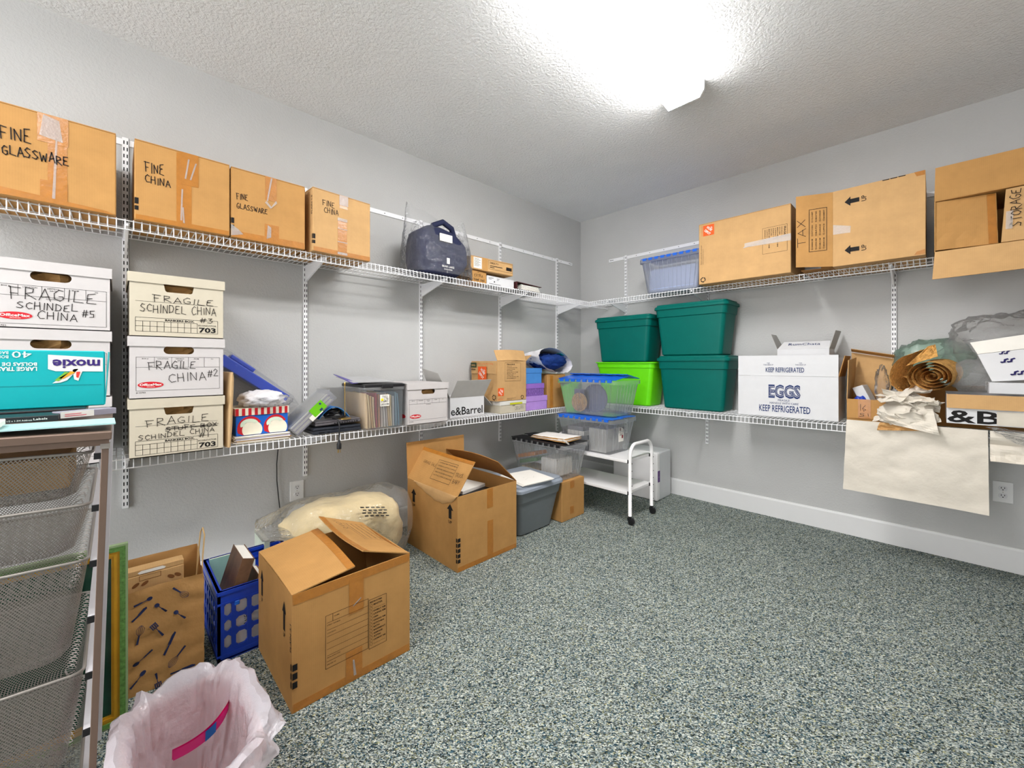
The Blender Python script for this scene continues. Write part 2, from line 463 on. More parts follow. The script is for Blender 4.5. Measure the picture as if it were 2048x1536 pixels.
# ================================================================== the room
T = 0.12
struct('floor', MB().box((-T, YF - T, -0.10), (XR + T, T, 0.0)), M_CARPET)
struct('ceiling', MB().box((-T, YF - T, H), (XR + T, T, H + 0.10)), M_CEIL)
struct('wall_left', MB().box((-T, YF - T, 0), (0, T, H)), M_WALL)
struct('wall_back', MB().box((0, 0, 0), (XR, T, H)), M_WALL)
struct('wall_right', MB().box((XR, YF - T, 0), (XR + T, T, H)), M_WALL)
wf = MB(); wf.box((0, YF - T, 0), (0.60, YF, H)); wf.box((2.85, YF - T, 0), (XR, YF, H)); wf.box((0.60, YF - T, 2.45), (2.85, YF, H))   # unseen opening, added to let world light in as fill
struct('wall_front', wf, M_WALL)
def baseboard(name, a, b, axis):
    mb = MB()
    prof = [(0, 0), (0.015, 0), (0.015, 0.128), (0.010, 0.141), (0, 0.141)]
    if axis == 'y': rings = [[(p, a, z) for p, z in prof], [(p, b, z) for p, z in prof]]
    else: rings = [[(a, -p, z) for p, z in prof], [(b, -p, z) for p, z in prof]]
    mb.loft(rings)
    return struct(name, mb, M_TRIM)
baseboard('baseboard_left', YF, 0.0, 'y')
baseboard('baseboard_back', 0.015, XR, 'x')

# ---------------------------------------------------------------- ceiling light
def lamp_mat(k=1.0):
    N = NT('lit_acrylic_lens')
    v = N.n('TexCoord').outputs['Object']
    sx = N.n('SeparateXYZ'); N.l(v, sx.inputs[0])
    ab = N.n('Math', operation='ABSOLUTE'); N.l(sx.outputs[0], ab.inputs[0])
    e = N.n('Emission'); e.inputs['Color'].default_value = (1.0, 0.99, 0.98, 1)
    mr = N.n('MapRange', interpolation_type='SMOOTHSTEP'); mr.inputs['From Min'].default_value = 0.0; mr.inputs['From Max'].default_value = 0.03
    mr.inputs['To Min'].default_value = LAMP_STRENGTH * 0.8 * k; mr.inputs['To Max'].default_value = LAMP_STRENGTH * k
    N.l(ab.outputs[0], mr.inputs['Value'])
    sd = N.n('MapRange', interpolation_type='SMOOTHSTEP'); sd.inputs['From Min'].default_value = 0.080; sd.inputs['From Max'].default_value = 0.092
    sd.inputs['To Min'].default_value = 1.0; sd.inputs['To Max'].default_value = 0.5
    N.l(ab.outputs[0], sd.inputs['Value'])
    ml = N.n('Math', operation='MULTIPLY'); N.l(mr.outputs[0], ml.inputs[0]); N.l(sd.outputs[0], ml.inputs[1])
    N.l(ml.outputs[0], e.inputs['Strength'])
    N.l(e.outputs[0], N.out.inputs[0])
    return N.m
def ceiling_light(label, y, k):
    lamp = thing('ceiling_light', label, 'ceiling light', (1.72, y, H))
    MB().box((-0.085, -0.60, -0.035), (0.085, 0.60, -0.0005)).build('housing', M_TRIM, lamp, bevel=0.003)
    lm = MB(); prof = [(-0.104, -0.030), (-0.104, -0.056), (-0.085, -0.082), (0.085, -0.082), (0.104, -0.056), (0.104, -0.030)]
    lm.loft([[(x, -0.600, z) for x, z in prof], [(x, 0.600, z) for x, z in prof]], False, False)
    lm.build('lens', lamp_mat(k), lamp)
    for s in (-1, 1):
        ec = MB(); a, b = sorted((s * 0.600, s * 0.612))
        prof2 = [(-0.112, -0.001), (-0.110, -0.052), (-0.088, -0.086), (0.088, -0.086), (0.110, -0.052), (0.112, -0.001)]
        ec.loft([[(x, a, z) for x, z in prof2], [(x, b, z) for x, z in prof2]]); ec.build('end_cap', M_TRIM, lamp)
ceiling_light('long white fluorescent ceiling light, lit, with a wraparound lens', -1.97, 1.0)
ceiling_light('added fluorescent ceiling light for fill, unseen behind the camera', -4.55, 0.8)  # unseen lamp added to brighten the ceiling and the near wall

# ================================================================== wire shelving
LIP = 0.043; PITCH = 0.0262
def wire_mesh(D):
    mb = MB(); mb.tube([(0, D - 0.016, 0.0), (0, 0.004, 0.0), (0, 0.0005, -0.004), (0, 0.0, -LIP)], 0.0021, 5)
    o = mb.build('wire', M_WIRE, smooth=True); me = o.data; bpy.data.objects.remove(o); return me
WIRE = {SD: wire_mesh(SD), SDB: wire_mesh(SDB)}
def wire_shelf(label, loc, rotz, L, D):
    t = thing('wire_shelf', label, 'shelf', loc, rotz, 'wire shelves')
    for y, z, r in ((0.004, -0.0048, 0.0030), (0.0015, -LIP, 0.0030), (D * 0.36, -0.0050, 0.0026), (D * 0.69, -0.0050, 0.0026), (D - 0.020, -0.0050, 0.0030)):
        MB().tube([(0, y, z), (L, y, z)], r, 6).build('rod', M_WIRE, t, smooth=True)
    n = int(L / PITCH)
    for i in range(n + 1): part('wire', WIRE[D], t, (i * PITCH + 0.004, 0, 0))
    return t
wire_shelf('upper white wire shelf along the left wall', (SD, -4.20, ZU - 0.0025), 90, 4.19, SD)
wire_shelf('lower white wire shelf along the left wall', (SD, -4.20, ZL - 0.0025), 90, 4.19, SD)
wire_shelf('upper white wire shelf on the back wall', (SD + 0.012, -SD, ZU - 0.0025), 0, 2.98, SD)
wire_shelf('lower white wire shelf on the back wall', (SD + 0.012, -SDB, ZB - 0.0025), 0, 2.98, SDB)

# uprights: channel, dark slots, a bracket under each shelf
def upright_meshes(z0, z1):
    hgt = z1 - z0; mb = MB(); w = 0.0125
    mb.box((-w, -0.0135, 0), (w, -0.011, hgt)); mb.box((-w, -0.0135, 0), (-w + 0.002, 0, hgt)); mb.box((w - 0.002, -0.0135, 0), (w, 0, hgt))
    sl = MB(); k = int((hgt - 0.02) / 0.032)
    for i in range(k + 1):
        z = 0.012 + i * 0.032
        for x in (-0.0058, 0.0058): sl.box((x - 0.0020, -0.01385, z), (x + 0.0020, -0.0130, z + 0.017))
    a = mb.build('channel', M_WIRE); b = sl.build('slots', M_SLOT)
    ma, mb_ = a.data, b.data; bpy.data.objects.remove(a); bpy.data.objects.remove(b)
    return ma, mb_
def bracket_mesh(D):
    mb = MB(); L = D - 0.014
    prof = [(-0.011, -0.0125), (-L, -0.0125), (-L, -0.026), (-L + 0.02, -0.032), (-0.05, -0.098), (-0.011, -0.108)]
    mb.loft([[(-0.0045, y, z) for y, z in prof], [(0.0045, y, z) for y, z in prof]])
    mb.box((-0.009, -L, -0.0150), (0.009, -0.011, -0.0118))
    for y in (-0.13, -0.17):
        mb.box((-0.0052, y - 0.012, -0.040), (0.0052, y + 0.004, -0.034))
    o = mb.build('bracket', M_WIRE); me = o.data; bpy.data.objects.remove(o); return me
UM = upright_meshes(0.498, 2.27); BR = {SD: bracket_mesh(SD), SDB: bracket_mesh(SDB)}
def upright(label, loc, rotz, zs):
    t = thing('shelf_upright', label, 'shelf upright', (loc[0], loc[1], 0.498), rotz, 'slotted shelf uprights')
    part('channel', UM[0], t); s = part('slots', UM[1], t); s['kind'] = 'stuff'
    for z, D in zs: part('bracket', BR[D], t, (0, 0, z - 0.498))
ordw = ['farthest left', 'second from the left', 'third from the left', 'fourth from the left', 'nearest the corner']
for y, o_ in zip((-3.640, -2.834, -2.018, -1.210, -0.417), ordw):
    upright('white slotted upright on the left wall, ' + o_, (0.0005, y), 90, [(ZU, SD), (ZL, SD)])
for x, o_ in zip((0.559, 1.343, 2.522), ('nearest the corner', 'ending below the dark green tote', 'behind the kraft paper roll')):
    upright('white slotted upright on the back wall, ' + o_, (x, -0.0005), 0, [(ZU, SD), (ZB, SDB)])
def hang_rail(label, loc, rotz, L):
    t = thing('hang_rail', label, 'wall rail', loc, rotz)
    MB().box((0, -0.006, -0.015), (L, -0.0005, 0.015)).build('rail', M_WIRE, t, bevel=0.0015)
    h = MB(); x = 0.03
    while x < L:
        h.box((x - 0.003, -0.0066, -0.003), (x + 0.003, -0.0058, 0.003)); x += 0.14
    for x in (L - 0.05, L - 0.025, 0.02, 0.045): h.box((x - 0.009, -0.0066, -0.0025), (x + 0.009, -0.0058, 0.0025))
    h.build('screw_holes', M_SLOT, t)
hang_rail('white hang rail screwed to the left wall above the shelves', (0.0005, -4.3, 2.250), 90, 4.14)
hang_rail('white hang rail screwed to the back wall above the shelves', (0.362, -0.0005, 2.250), 0, 3.05)

# ---------------------------------------------------------------- outlets
def outlet(label, loc, rotz):
    t = thing('wall_outlet', label, 'outlet', loc, rotz)
    MB().box((-0.039, -0.006, -0.060), (0.039, -0.0003, 0.060)).build('cover_plate', M_TRIM, t, bevel=0.002)
    for zc in (0.021, -0.021):
        mb = MB()
        ring = [(0.017 * math.cos(a), max(-0.0135, min(0.0135, 0.018 * math.sin(a)))) for a in [2 * PI * i / 20 for i in range(20)]]
        mb.loft([[(x, -0.0058, zc + z) for x, z in ring], [(x * 0.97, -0.0080, zc + z * 0.97) for x, z in ring]][::-1])
        rc = mb.build('receptacle', M_WHITEBOX, t)
        d = Decal((0, -0.0080, zc), (1, 0, 0), (0, 0, 1), 0.0004)
        d.rect(-0.0075, -0.001, -0.0050, 0.008); d.rect(0.0050, 0.000, 0.0075, 0.008); d.ellipse(0, -0.007, 0.0028, 0.0028, 12)
        d.build('slots', M_SLOT, rc)
    MB().box((-0.002, -0.0068, -0.002), (0.002, -0.0058, 0.002)).build('screw', M_STEEL, t)
outlet('white duplex outlet low on the left wall, behind the plastic bag', (0, -2.881, 0.416), 90)
outlet('white duplex outlet on the back wall beside the hanging packing paper', (2.981, 0, 0.449), 0)

# black cord hanging down the left wall
pts = [(0.018, -2.975, 0.79), (0.014, -2.985, 0.70), (0.012, -2.993, 0.60), (0.012, -2.992, 0.50), (0.014, -2.984, 0.40), (0.02, -2.975, 0.30), (0.03, -2.96, 0.16), (0.03, -2.94, 0.02)]
tag(MB().tube(pts, 0.0028, 6).build('power_cord', M_BLACK, smooth=True), 'thin black cord hanging down the left wall below the shelf', 'cord')

# ================================================================== builders for boxes
def blob(mb, c, rad, e=0.75, amp=0.0, fr=4.0, nu=28, nv=16, seed=0.0, floor=None, M=None, kind='noise'):
    """super-ellipsoid with lumps; floor flattens the underside"""
    def sp(a, p): return math.copysign(abs(a) ** p, a)
    def f(s, q):
        a = 2 * PI * s; b = PI * (q - 0.5) * 0.999
        d = Vector((sp(math.cos(b), e) * sp(math.cos(a), e), sp(math.cos(b), e) * sp(math.sin(a), e), sp(math.sin(b), e)))
        k = 1.0
        if amp:
            n_ = nz(d.x * fr + seed, d.y * fr, d.z * fr) if kind == 'noise' else ridge(d.x * fr + seed, d.y * fr, d.z * fr) * 0.6
            k += amp * (n_ + 0.5 * nz(d.x * fr * 2.3 + seed, d.y * fr * 2.3 + 7, d.z * fr * 2.3))
        p = Vector((c[0] + rad[0] * d.x * k, c[1] + rad[1] * d.y * k, c[2] + rad[2] * d.z * k))
        if floor is not None and p.z < floor: p.z = floor
        return p
    return mb.grid(f, nu, nv, closed_u=True, M=M)

def carton(label, loc, rotz, w, d, h, m=None, group=None, name='cardboard_box', bulge=0.0):
    m = m or M_CARD
    t = thing(name, label, 'box', loc, rotz, group)
    MB().box((0, 0, 0), (w, d, h - 0.0035)).build('body', m, t, bevel=0.0035)
    for a, b in ((0.001, d / 2 - 0.0015), (d / 2 + 0.0015, d - 0.001)):
        MB().box((0.001, a, h - 0.0034), (w - 0.001, b, h)).build('top_flap', m, t)
    return t

def open_walls(w, d, h, th=0.004):
    mb = MB()
    mb.box((0, 0, 0), (w, d, th))
    mb.box((0, 0, th), (w, th, h)); mb.box((0, d - th, th), (w, d, h))
    mb.box((0, th, th), (th, d - th, h)); mb.box((w - th, th, th), (w, d - th, h))
    return mb

def tape_front(t, x0, z0, x1, z1, y=-0.0006, m=None): return strip(t, (x0, y, z0), (x1, y, z0), (x1, y, z1), (x0, y, z1), m)

# ================================================================== upper shelf, left wall
G1 = 'moving cartons on the upper left shelf'
def plain15(t, h, sq=True):
    d = left(0, 0.30, h)
    d.text('PLAIN 1.5', 0.295, 0.20, 0.014, 0.10, 0.012, rot=90); d.build('side_print', M_INK, t)
    if sq:
        d = front(0, 0, h); d.rect(0.001, 0.066, 0.013, 0.092); d.rect(0.001, 0.040, 0.013, 0.058)
        e = left(0, 0.30, h); e.rect(0.290, 0.066, 0.2995, 0.092); e.rect(0.290, 0.040, 0.2995, 0.058)
        d.build('corner_mark', M_INK, t); e.build('corner_mark', M_INK, t)

a1 = carton('cardboard box marked FINE GLASSWARE at the left edge of the upper left shelf', (0.372, -4.070, ZU), 90, 0.397, 0.30, 0.336, group=G1)
tape_front(a1, 0.211, 0.004, 0.261, 0.330); tape_front(a1, 0.185, 0.228, 0.264, 0.333, -0.0014); tape_front(a1, 0.192, 0.004, 0.262, 0.085, -0.0014)
strip(a1, (0.02, -0.0022, 0.035), (0.37, -0.0022, 0.010), (0.39, -0.0022, 0.000), (0.02, -0.0022, 0.004))
strip(a1, (0.222, -0.0024, 0.02), (0.230, -0.0024, 0.02), (0.236, -0.0024, 0.25), (0.231, -0.0024, 0.25), M_CTAPE, 'clear_tape')
strip(a1, (0.19, -0.0024, 0.25), (0.25, -0.0024, 0.24), (0.24, -0.0024, 0.32), (0.20, -0.0024, 0.33), M_CTAPE, 'clear_tape')
d = front(0, 0, 0, 0.0028)
d.hand('FINE', 0.098, 0.203, 0.046, 0.078, 0.0034, 3, 3); d.hand('GLASSWARE', 0.102, 0.148, 0.034, 0.168, 0.0034, 3, 4)
d.build('handwriting', M_MARK, a1)

a2 = carton('cardboard box marked FINE CHINA between the two FINE GLASSWARE boxes', (0.370, -3.618, ZU), 90, 0.334, 0.30, 0.339, group=G1)
tape_front(a2, 0.137, 0.004, 0.190, 0.330); tape_front(a2, 0.149, 0.193, 0.215, 0.337, -0.0014)
strip(a2, (0.004, -0.0014, 0.002), (0.330, -0.0014, 0.002), (0.330, -0.0014, 0.022), (0.004, -0.0014, 0.022))
for x, z0, z1, k in ((0.165, 0.22, 0.31, 0.012), (0.183, 0.22, 0.30, 0.02), (0.150, 0.03, 0.17, 0.004), (0.160, 0.02, 0.09, -0.004)):
    strip(a2, (x, -0.0024, z0), (x + 0.006, -0.0024, z0), (x + 0.006 + k, -0.0024, z1), (x + k, -0.0024, z1), M_CTAPE, 'clear_tape')
d = front(0, 0, 0, 0.0016)
d.hand('FINE', 0.034, 0.208, 0.040, 0.066, 0.0030, 2, 5); d.hand('CHINA', 0.034, 0.164, 0.030, 0.086, 0.0030, 2, 6); d.build('handwriting', M_MARK, a2)
plain15(a2, 0.339)

a3 = carton('cardboard box marked FINE GLASSWARE between the two FINE CHINA boxes', (0.368, -3.279, ZU), 90, 0.331, 0.30, 0.336, group=G1)
tape_front(a3, 0.144, 0.215, 0.195, 0.334); tape_front(a3, 0.142, 0.002, 0.206, 0.095)
strip(a3, (0.004, -0.0014, 0.001), (0.327, -0.0014, 0.001), (0.327, -0.0014, 0.034), (0.004, -0.0014, 0.030))
for q in (((0.142, 0.20), (0.168, 0.175), (0.172, 0.185), (0.150, 0.21)), ((0.168, 0.175), (0.198, 0.21), (0.192, 0.222), (0.172, 0.187)), ((0.150, 0.21), (0.156, 0.21), (0.176, 0.33), (0.168, 0.33)), ((0.15, 0.02), (0.17, 0.03), (0.17, 0.08), (0.155, 0.09)), ((0.0, 0.005), (0.05, 0.02), (0.03, 0.04), (0.0, 0.06))):
    strip(a3, *[(x, -0.0024, z) for x, z in q], M_CTAPE, 'clear_tape')
d = front(0, 0, 0, 0.0016)
d.hand('FINE', 0.023, 0.186, 0.030, 0.050, 0.0026, 2, 7); d.hand('GLASSWARE', 0.023, 0.142, 0.024, 0.134, 0.0026, 1, 8); d.build('handwriting', M_MARK, a3)
plain15(a3, 0.336)

a4 = carton('cardboard box marked FINE CHINA at the right end of its row', (0.386, -2.915, ZU), 93.5, 0.332, 0.30, 0.343, m=M_CARD2, group=G1)
tape_front(a4, 0.136, 0.004, 0.188, 0.203); tape_front(a4, 0.146, 0.268, 0.193, 0.341)
strip(a4, (0.004, -0.0014, 0.001), (0.328, -0.0014, 0.001), (0.328, -0.0014, 0.026), (0.004, -0.0014, 0.024))
for z0, z1 in ((0.195, 0.212), (0.150, 0.154), (0.075, 0.080), (0.006, 0.02)): strip(a4, (0.134, -0.0024, z0), (0.190, -0.0024, z0), (0.190, -0.0024, z1), (0.134, -0.0024, z1), M_CTAPE, 'clear_tape')
strip(a4, (0.144, -0.0024, 0.285), (0.195, -0.0024, 0.285), (0.195, -0.0024, 0.34), (0.144, -0.0024, 0.34), M_CTAPE, 'clear_tape')
d = front(0, 0, 0, 0.0016)
d.hand('FINE', 0.052, 0.258, 0.030, 0.070, 0.0026, 0, 9); d.hand('CHINA', 0.060, 0.220, 0.028, 0.082, 0.0026, 2, 10); d.build('handwriting', M_MARK, a4)
plain15(a4, 0.343)
d = left(0, 0.30, 0.34); d.text('PLAIN', 0.10, 0.16, 0.05, 0.11, 0.01, rot=90); d.build('side_print', M_INK, a4)

# navy carrier in a clear plastic bag
M_NAVY = mat('navy_fabric', rgb(36, 40, 66), 0.8, 0.2, var=0.15, vscale=12, bump=(70, 0.35), bdist=0.006)
nb = thing('folded_carrier_bag', 'navy padded carrier bag with white tag, inside the clear bag on the upper shelf', 'bag', (0.40, -2.27, ZU), 90)
mb = MB()
def navy(s, q):
    a = 2 * PI * s; b = PI * (q - 0.5) * 0.999
    cx, cy, cz = math.cos(b) * math.cos(a), math.cos(b) * math.sin(a), math.sin(b)
    f_ = lambda v, p: math.copysign(abs(v) ** p, v)
    x, y, z = f_(cx, 0.55), f_(cy, 0.55), f_(cz, 0.6)
    hgt = 0.150 * (1.0 + 0.28 * math.cos((x + 0.25) * 1.6)) * (1.0 - 0.28 * max(0, x - 0.3))
    k = 1 + 0.05 * nz(cx * 4, cy * 4, cz * 4)
    return (0.238 + 0.215 * x * k, 0.155 + 0.13 * y * k, max(0.003, 0.155 + hgt * z * k))
mb.grid(navy, 36, 20, closed_u=True); mb.build('body', M_NAVY, nb, smooth=True)
MB().tube([(0.13, 0.10, 0.27), (0.15, 0.07, 0.335), (0.22, 0.06, 0.37), (0.30, 0.07, 0.345), (0.36, 0.10, 0.26)], 0.020, 8).build('handle', M_NAVY, nb, smooth=True)
MB().box((0.17, 0.016, 0.225), (0.27, 0.024, 0.275)).build('tag', M_PAPER, nb)
d = Decal((0, 0.022, 0), (1, 0, 0), (0, 0, 1), 0.001); d.rect(0.228, 0.078, 0.252, 0.118); d.text('BEAR LAKE', 0.190, 0.052, 0.014, 0.10, 0.01); d.text('SWEATER', 0.205, 0.034, 0.010, 0.07); d.build('printed_logo', M_WPRINT, nb)
pb = thing('clear_plastic_bag', 'crinkled clear plastic bag standing on the upper shelf, open at the top', 'plastic bag', (0.40, -2.27, ZU), 90)
mb = MB()
def bagf(s, q):
    a = 2 * PI * s
    w = 0.236 - 0.01 * q; dd = 0.175 * (1 - 0.75 * q ** 2.2)
    h_ = 0.004 + q * (0.42 + 0.04 * math.sin(a * 2 + 1) + 0.05 * nz(math.cos(a) * 2, math.sin(a) * 2))
    c, sn = math.cos(a), math.sin(a)
    k = 1 + 0.05 * ridge(c * 3, sn * 3, q * 6)
    x = 0.238 + w * math.copysign(abs(c) ** 0.5, c) * k; y = 0.16 + dd * math.copysign(abs(sn) ** 0.6, sn) * k
    if q > 0.85 and abs(a - PI * 0.85) < 0.5: h_ += (q - 0.85) * 0.45 * (1 - abs(a - PI * 0.85) / 0.5)
    return (x, y, h_)
mb.grid(bagf, 44, 22, closed_u=True); mb.build('film', M_BAG, pb, smooth=True)

# small boxes right of it
G2 = 'small boxes on the upper left shelf'
c1_ = carton('small brown carton with handwriting, under a longer brown carton', (0.315, -1.770, ZU), 90, 0.140, 0.20, 0.094, m=M_CARD, group=G2)
d = front(0, 0, 0); d.hand('EXTRA', 0.020, 0.045, 0.020, 0.085, 0.0022, 0, 11); d.hand('THANK YOUS', 0.012, 0.015, 0.015, 0.11, 0.0022, 0, 12); d.text('SIDE', 0.05, 0.076, 0.006); d.build('handwriting', M_MARK, c1_)
w1 = carton('low white carton on the upper shelf beside the small brown carton', (0.315, -1.625, ZU), 90, 0.290, 0.20, 0.072, m=M_WHITEBOX, group=G2, name='white_box')
d = front(0, 0, 0)
for x, z, L in ((0.015, 0.055, 0.05), (0.10, 0.055, 0.03), (0.015, 0.045, 0.03), (0.02, 0.010, 0.12), (0.10, 0.045, 0.02)): d.rect(x, z, x + L, z + 0.003)
d.ellipse(0.075, 0.030, 0.006, 0.006, 10); d.build('label_print', M_INK, w1)
c2_ = carton('long brown carton with white shipping label, laid on the small carton and white carton', (0.330, -1.800, ZU + 0.0950), 88, 0.425, 0.20, 0.098, m=M_CARD2, group=G2)
tape_front(c2_, 0.115, 0.0, 0.165, 0.097, m=M_CARD)
MB().box((0.030, -0.0012, 0.010), (0.105, 0.0002, 0.090)).build('shipping_label', M_PAPER, c2_)
d = front(0, 0, 0, 0.0022); 
for k in range(7): d.rect(0.035, 0.080 - k * 0.009, 0.035 + (0.06 if k % 2 else 0.045), 0.0825 - k * 0.009)
d.text('DIRECTV', 0.185, 0.062, 0.016, 0.085); d.rect(0.185, 0.046, 0.31, 0.050); d.rect(0.185, 0.034, 0.23, 0.038)
d.frame(0.172, 0.022, 0.418, 0.088, 0.0012); d.rect(0.35, 0.035, 0.408, 0.060); d.build('side_print', M_INK, c2_)
bk = thing('binder', 'dark maroon binder of papers lying at the right end of the upper shelf boxes', 'binder', (0.335, -1.320, ZU), 90)
MB().box((0, 0, 0), (0.30, 0.22, 0.004)).build('cover', M_BLACK, bk)
mb = MB(); mb.sheet((0, 0, 0.062), (0.30, 0, 0.052), (0.30, 0.22, 0.052), (0, 0.22, 0.062), 0.004); mb.build('cover', mat('maroon_cover', rgb(70, 30, 32), 0.5, 0.4), bk)
MB().box((0, 0, 0.005), (0.004, 0.22, 0.060)).build('spine', mat('maroon_cover', rgb(70, 30, 32)), bk)
for k in range(5):
    z = 0.0055 + k * 0.0085
    MB().sheet((0.06, 0.004, z + 0.003), (0.285 - k * 0.006, 0.004, z + 0.003), (0.285, 0.21, z + 0.003), (0.03, 0.21, z + 0.003), 0.006).build('papers', M_PAPER, bk)
MB().sheet((0.055, 0.006, 0.048), (0.27, 0.002, 0.046), (0.27, 0.2, 0.048), (0.05, 0.2, 0.052), 0.002, 8, 2, lambda s, q: -0.008 * math.sin(PI * s)).build('sheet', mat('pale_green_paper', rgb(206, 218, 200)), bk)

# ================================================================== lower shelf, left wall
def file_box(label, loc, w, d, hb, style, m, lidh=0.042, group='stacked file boxes on the lower left shelf', rotz=90):
    """body of height hb (hole in the front), lift-off lid on top; total height hb+0.004"""
    t = thing('file_box', label, 'file box', loc, rotz, group)
    th = 0.004; hx0, hx1 = w * 0.5 - 0.052, w * 0.5 + 0.052
    hz1 = hb - 0.034; hz0 = hz1 - 0.034
    mb = MB()
    mb.box((0, 0, 0), (w, d, th)); mb.box((0, d - th, th), (w, d, hb)); mb.box((0, th, th), (th, d - th, hb)); mb.box((w - th, th, th), (w, d - th, hb))
    # front with a cut-out handle
    if style == 'slot':
        n = 8; outline = []
        cz = (hz0 + hz1) / 2; r = (hz1 - hz0) / 2
        for i in range(n + 1): a = R(90 + 180 * i / n); outline.append((hx0 + r + r * math.cos(a), cz + r * math.sin(a)))
        for i in range(n + 1): a = R(270 + 180 * i / n); outline.append((hx1 - r + r * math.cos(a), cz + r * math.sin(a)))
    else:
        outline = [(hx0, hz1), (hx0 + 0.006, hz0 + 0.004), (hx0 + 0.012, hz0), (hx1 - 0.012, hz0), (hx1 - 0.006, hz0 + 0.004), (hx1, hz1)]
    k = len(outline); cx, cz = (hx0 + hx1) / 2, (hz0 + hz1) / 2
    mb.box((0, 0, 0), (w, th, hz0)); mb.box((0, 0, hz1), (w, th, hb))
    lpts = sorted([p for p in outline if p[0] < cx - 0.02], key=lambda p: p[1]); rpts = sorted([p for p in outline if p[0] > cx + 0.02], key=lambda p: p[1])
    for pts, xe in ((lpts, 0.0), (rpts, w)):
        for (xa, za), (xb, zb) in zip(pts[:-1], pts[1:]):
            q = [(xe, za), (xa, za), (xb, zb), (xe, zb)]
            if xe > 0: q = q[::-1]
            mb.loft([[(x, th, z) for x, z in q], [(x, 0.0, z) for x, z in q]])
    mb.build('body', m, t)
    lw = 0.006
    lid = MB(); z0, z1 = hb - lidh + 0.006, hb + 0.004
    lid.box((-lw, -lw, z1 - 0.003), (w + lw, d + lw, z1))
    lid.box((-lw, -lw, z0), (w + lw, -lw + 0.003, z1 - 0.003)); lid.box((-lw, d + lw - 0.003, z0), (w + lw, d + lw, z1 - 0.003))
    lid.box((-lw, -lw + 0.003, z0), (-lw + 0.003, d + lw - 0.003, z1 - 0.003)); lid.box((w + lw - 0.003, -lw + 0.003, z0), (w + lw, d + lw - 0.003, z1 - 0.003))
    lid.build('lid', m, t)
    st = MB(); blob(st, (cx, 0.075, cz - 0.02), (0.085, 0.05, 0.05), 0.8, 0.35, 3.0, 18, 10, seed=loc[1] * 7 + loc[2]); st.build('packing_paper', M_KRAFT, t)
    return t
M_OVAL = M_RED
def om_print(t, w, x0=0.020, x1=0.304, z0=0.030, zr=0.128, z1=0.172, ox=0.062, oz=0.056, labels=True):
    d = front(0, 0, 0, 0.0008); k = 0.0010
    d.frame(x0, z0, x1, z1, k); d.line([(x0, zr), (x1, zr)], k)
    for i in (1, 2, 3, 4):
        x = x0 + (x1 - x0) * i / 5.0; d.line([(x, zr), (x, z1)], k)
    if labels:
        for i, s in enumerate(('BOX #', 'LOCATION', 'DESTROY', 'FROM', 'TO')):
            d.text(s, x0 + (x1 - x0) * (i + 0.5) / 5.0, z1 - 0.009, 0.0050, None, 0.005, align='C')
        d.text('DATE', x0 + (x1 - x0) * 0.5, z1 - 0.017, 0.0050, None, 0.005, align='C'); d.text('CONTENTS', (x0 + x1) / 2, zr - 0.009, 0.0050, None, 0.005, align='C'); d.text('# 12703', x0, z0 - 0.011, 0.0065)
    d.build('printed_form', M_INK, t)
    e = front(0, 0, 0, 0.0012); e.ellipse(ox, oz, 0.041, 0.0135); e.build('printed_oval', M_OVAL, t)
    e = front(0, 0, 0, 0.0017); e.text('OfficeMax', ox, oz - 0.0035, 0.0098, 0.070, 0.02, align='C'); e.text('officemax.com', ox, oz - 0.0095, 0.0032, 0.026, 0.01, align='C'); e.build('printed_lettering', M_WPRINT, t)
def bb_print(t, z=0.016, top_=0.105):
    d = front(0, 0, 0, 0.0008); k = 0.0013; x0, x1, xm = 0.018, 0.297, 0.222
    d.frame(x0, z, x1, z + 0.058, k); 
    n = 9
    for i in range(1, n + 1):
        x = x0 + (xm - x0) * i / n; d.line([(x, z), (x, z + 0.043)], k)
    d.line([(x0, z + 0.022), (xm, z + 0.022)], k); d.line([(x0, z + 0.043), (xm, z + 0.043)], k); d.line([(x0, top_ + 0.022), (x1, top_ + 0.022)], 0.0010)
    d.text('BANKERS BOX.', 0.112, z + 0.0465, 0.0085, 0.100, 0.03); d.text('ECONO/STOR', 0.226, z + 0.032, 0.0070, 0.066, 0.005); d.text('703', 0.228, z + 0.005, 0.0215, 0.062, 0.035)
    d.build('printed_form', M_INK, t)
PEN = 0.0022
# stack at the left edge
d5 = file_box('white file box marked FRAGILE CHINA #5, top of its stack', (0.408, -4.004, 1.318), 0.313, 0.38, 0.246, 'slot', M_FILEBOX)
om_print(d5, 0.313, 0.020, 0.303, 0.016, 0.118, 0.157, 0.070, 0.045)
d = front(0, 0, 0, 0.0024); d.hand('FRAGILE', 0.058, 0.106, 0.042, 0.225, PEN, 0, 21); d.hand('SCHINDEL', 0.074, 0.070, 0.026, 0.155, PEN, 0, 22); d.hand('CHINA', 0.123, 0.036, 0.028, 0.105, PEN, -1, 23); d.hand('#5', 0.236, 0.050, 0.026, 0.040, PEN, 0, 24); d.build('handwriting', M_MARK, d5)
d4 = file_box('white file box in the middle of its stack, partly behind the turquoise box', (0.408, -4.004, 1.058), 0.313, 0.38, 0.2555, 'slot', M_FILEBOX)
om_print(d4, 0.313)
d3 = file_box('white file box at the bottom of its stack, behind the mesh drawer unit', (0.408, -4.004, ZL), 0.313, 0.38, 0.2575, 'slot', M_FILEBOX)
om_print(d3, 0.313)
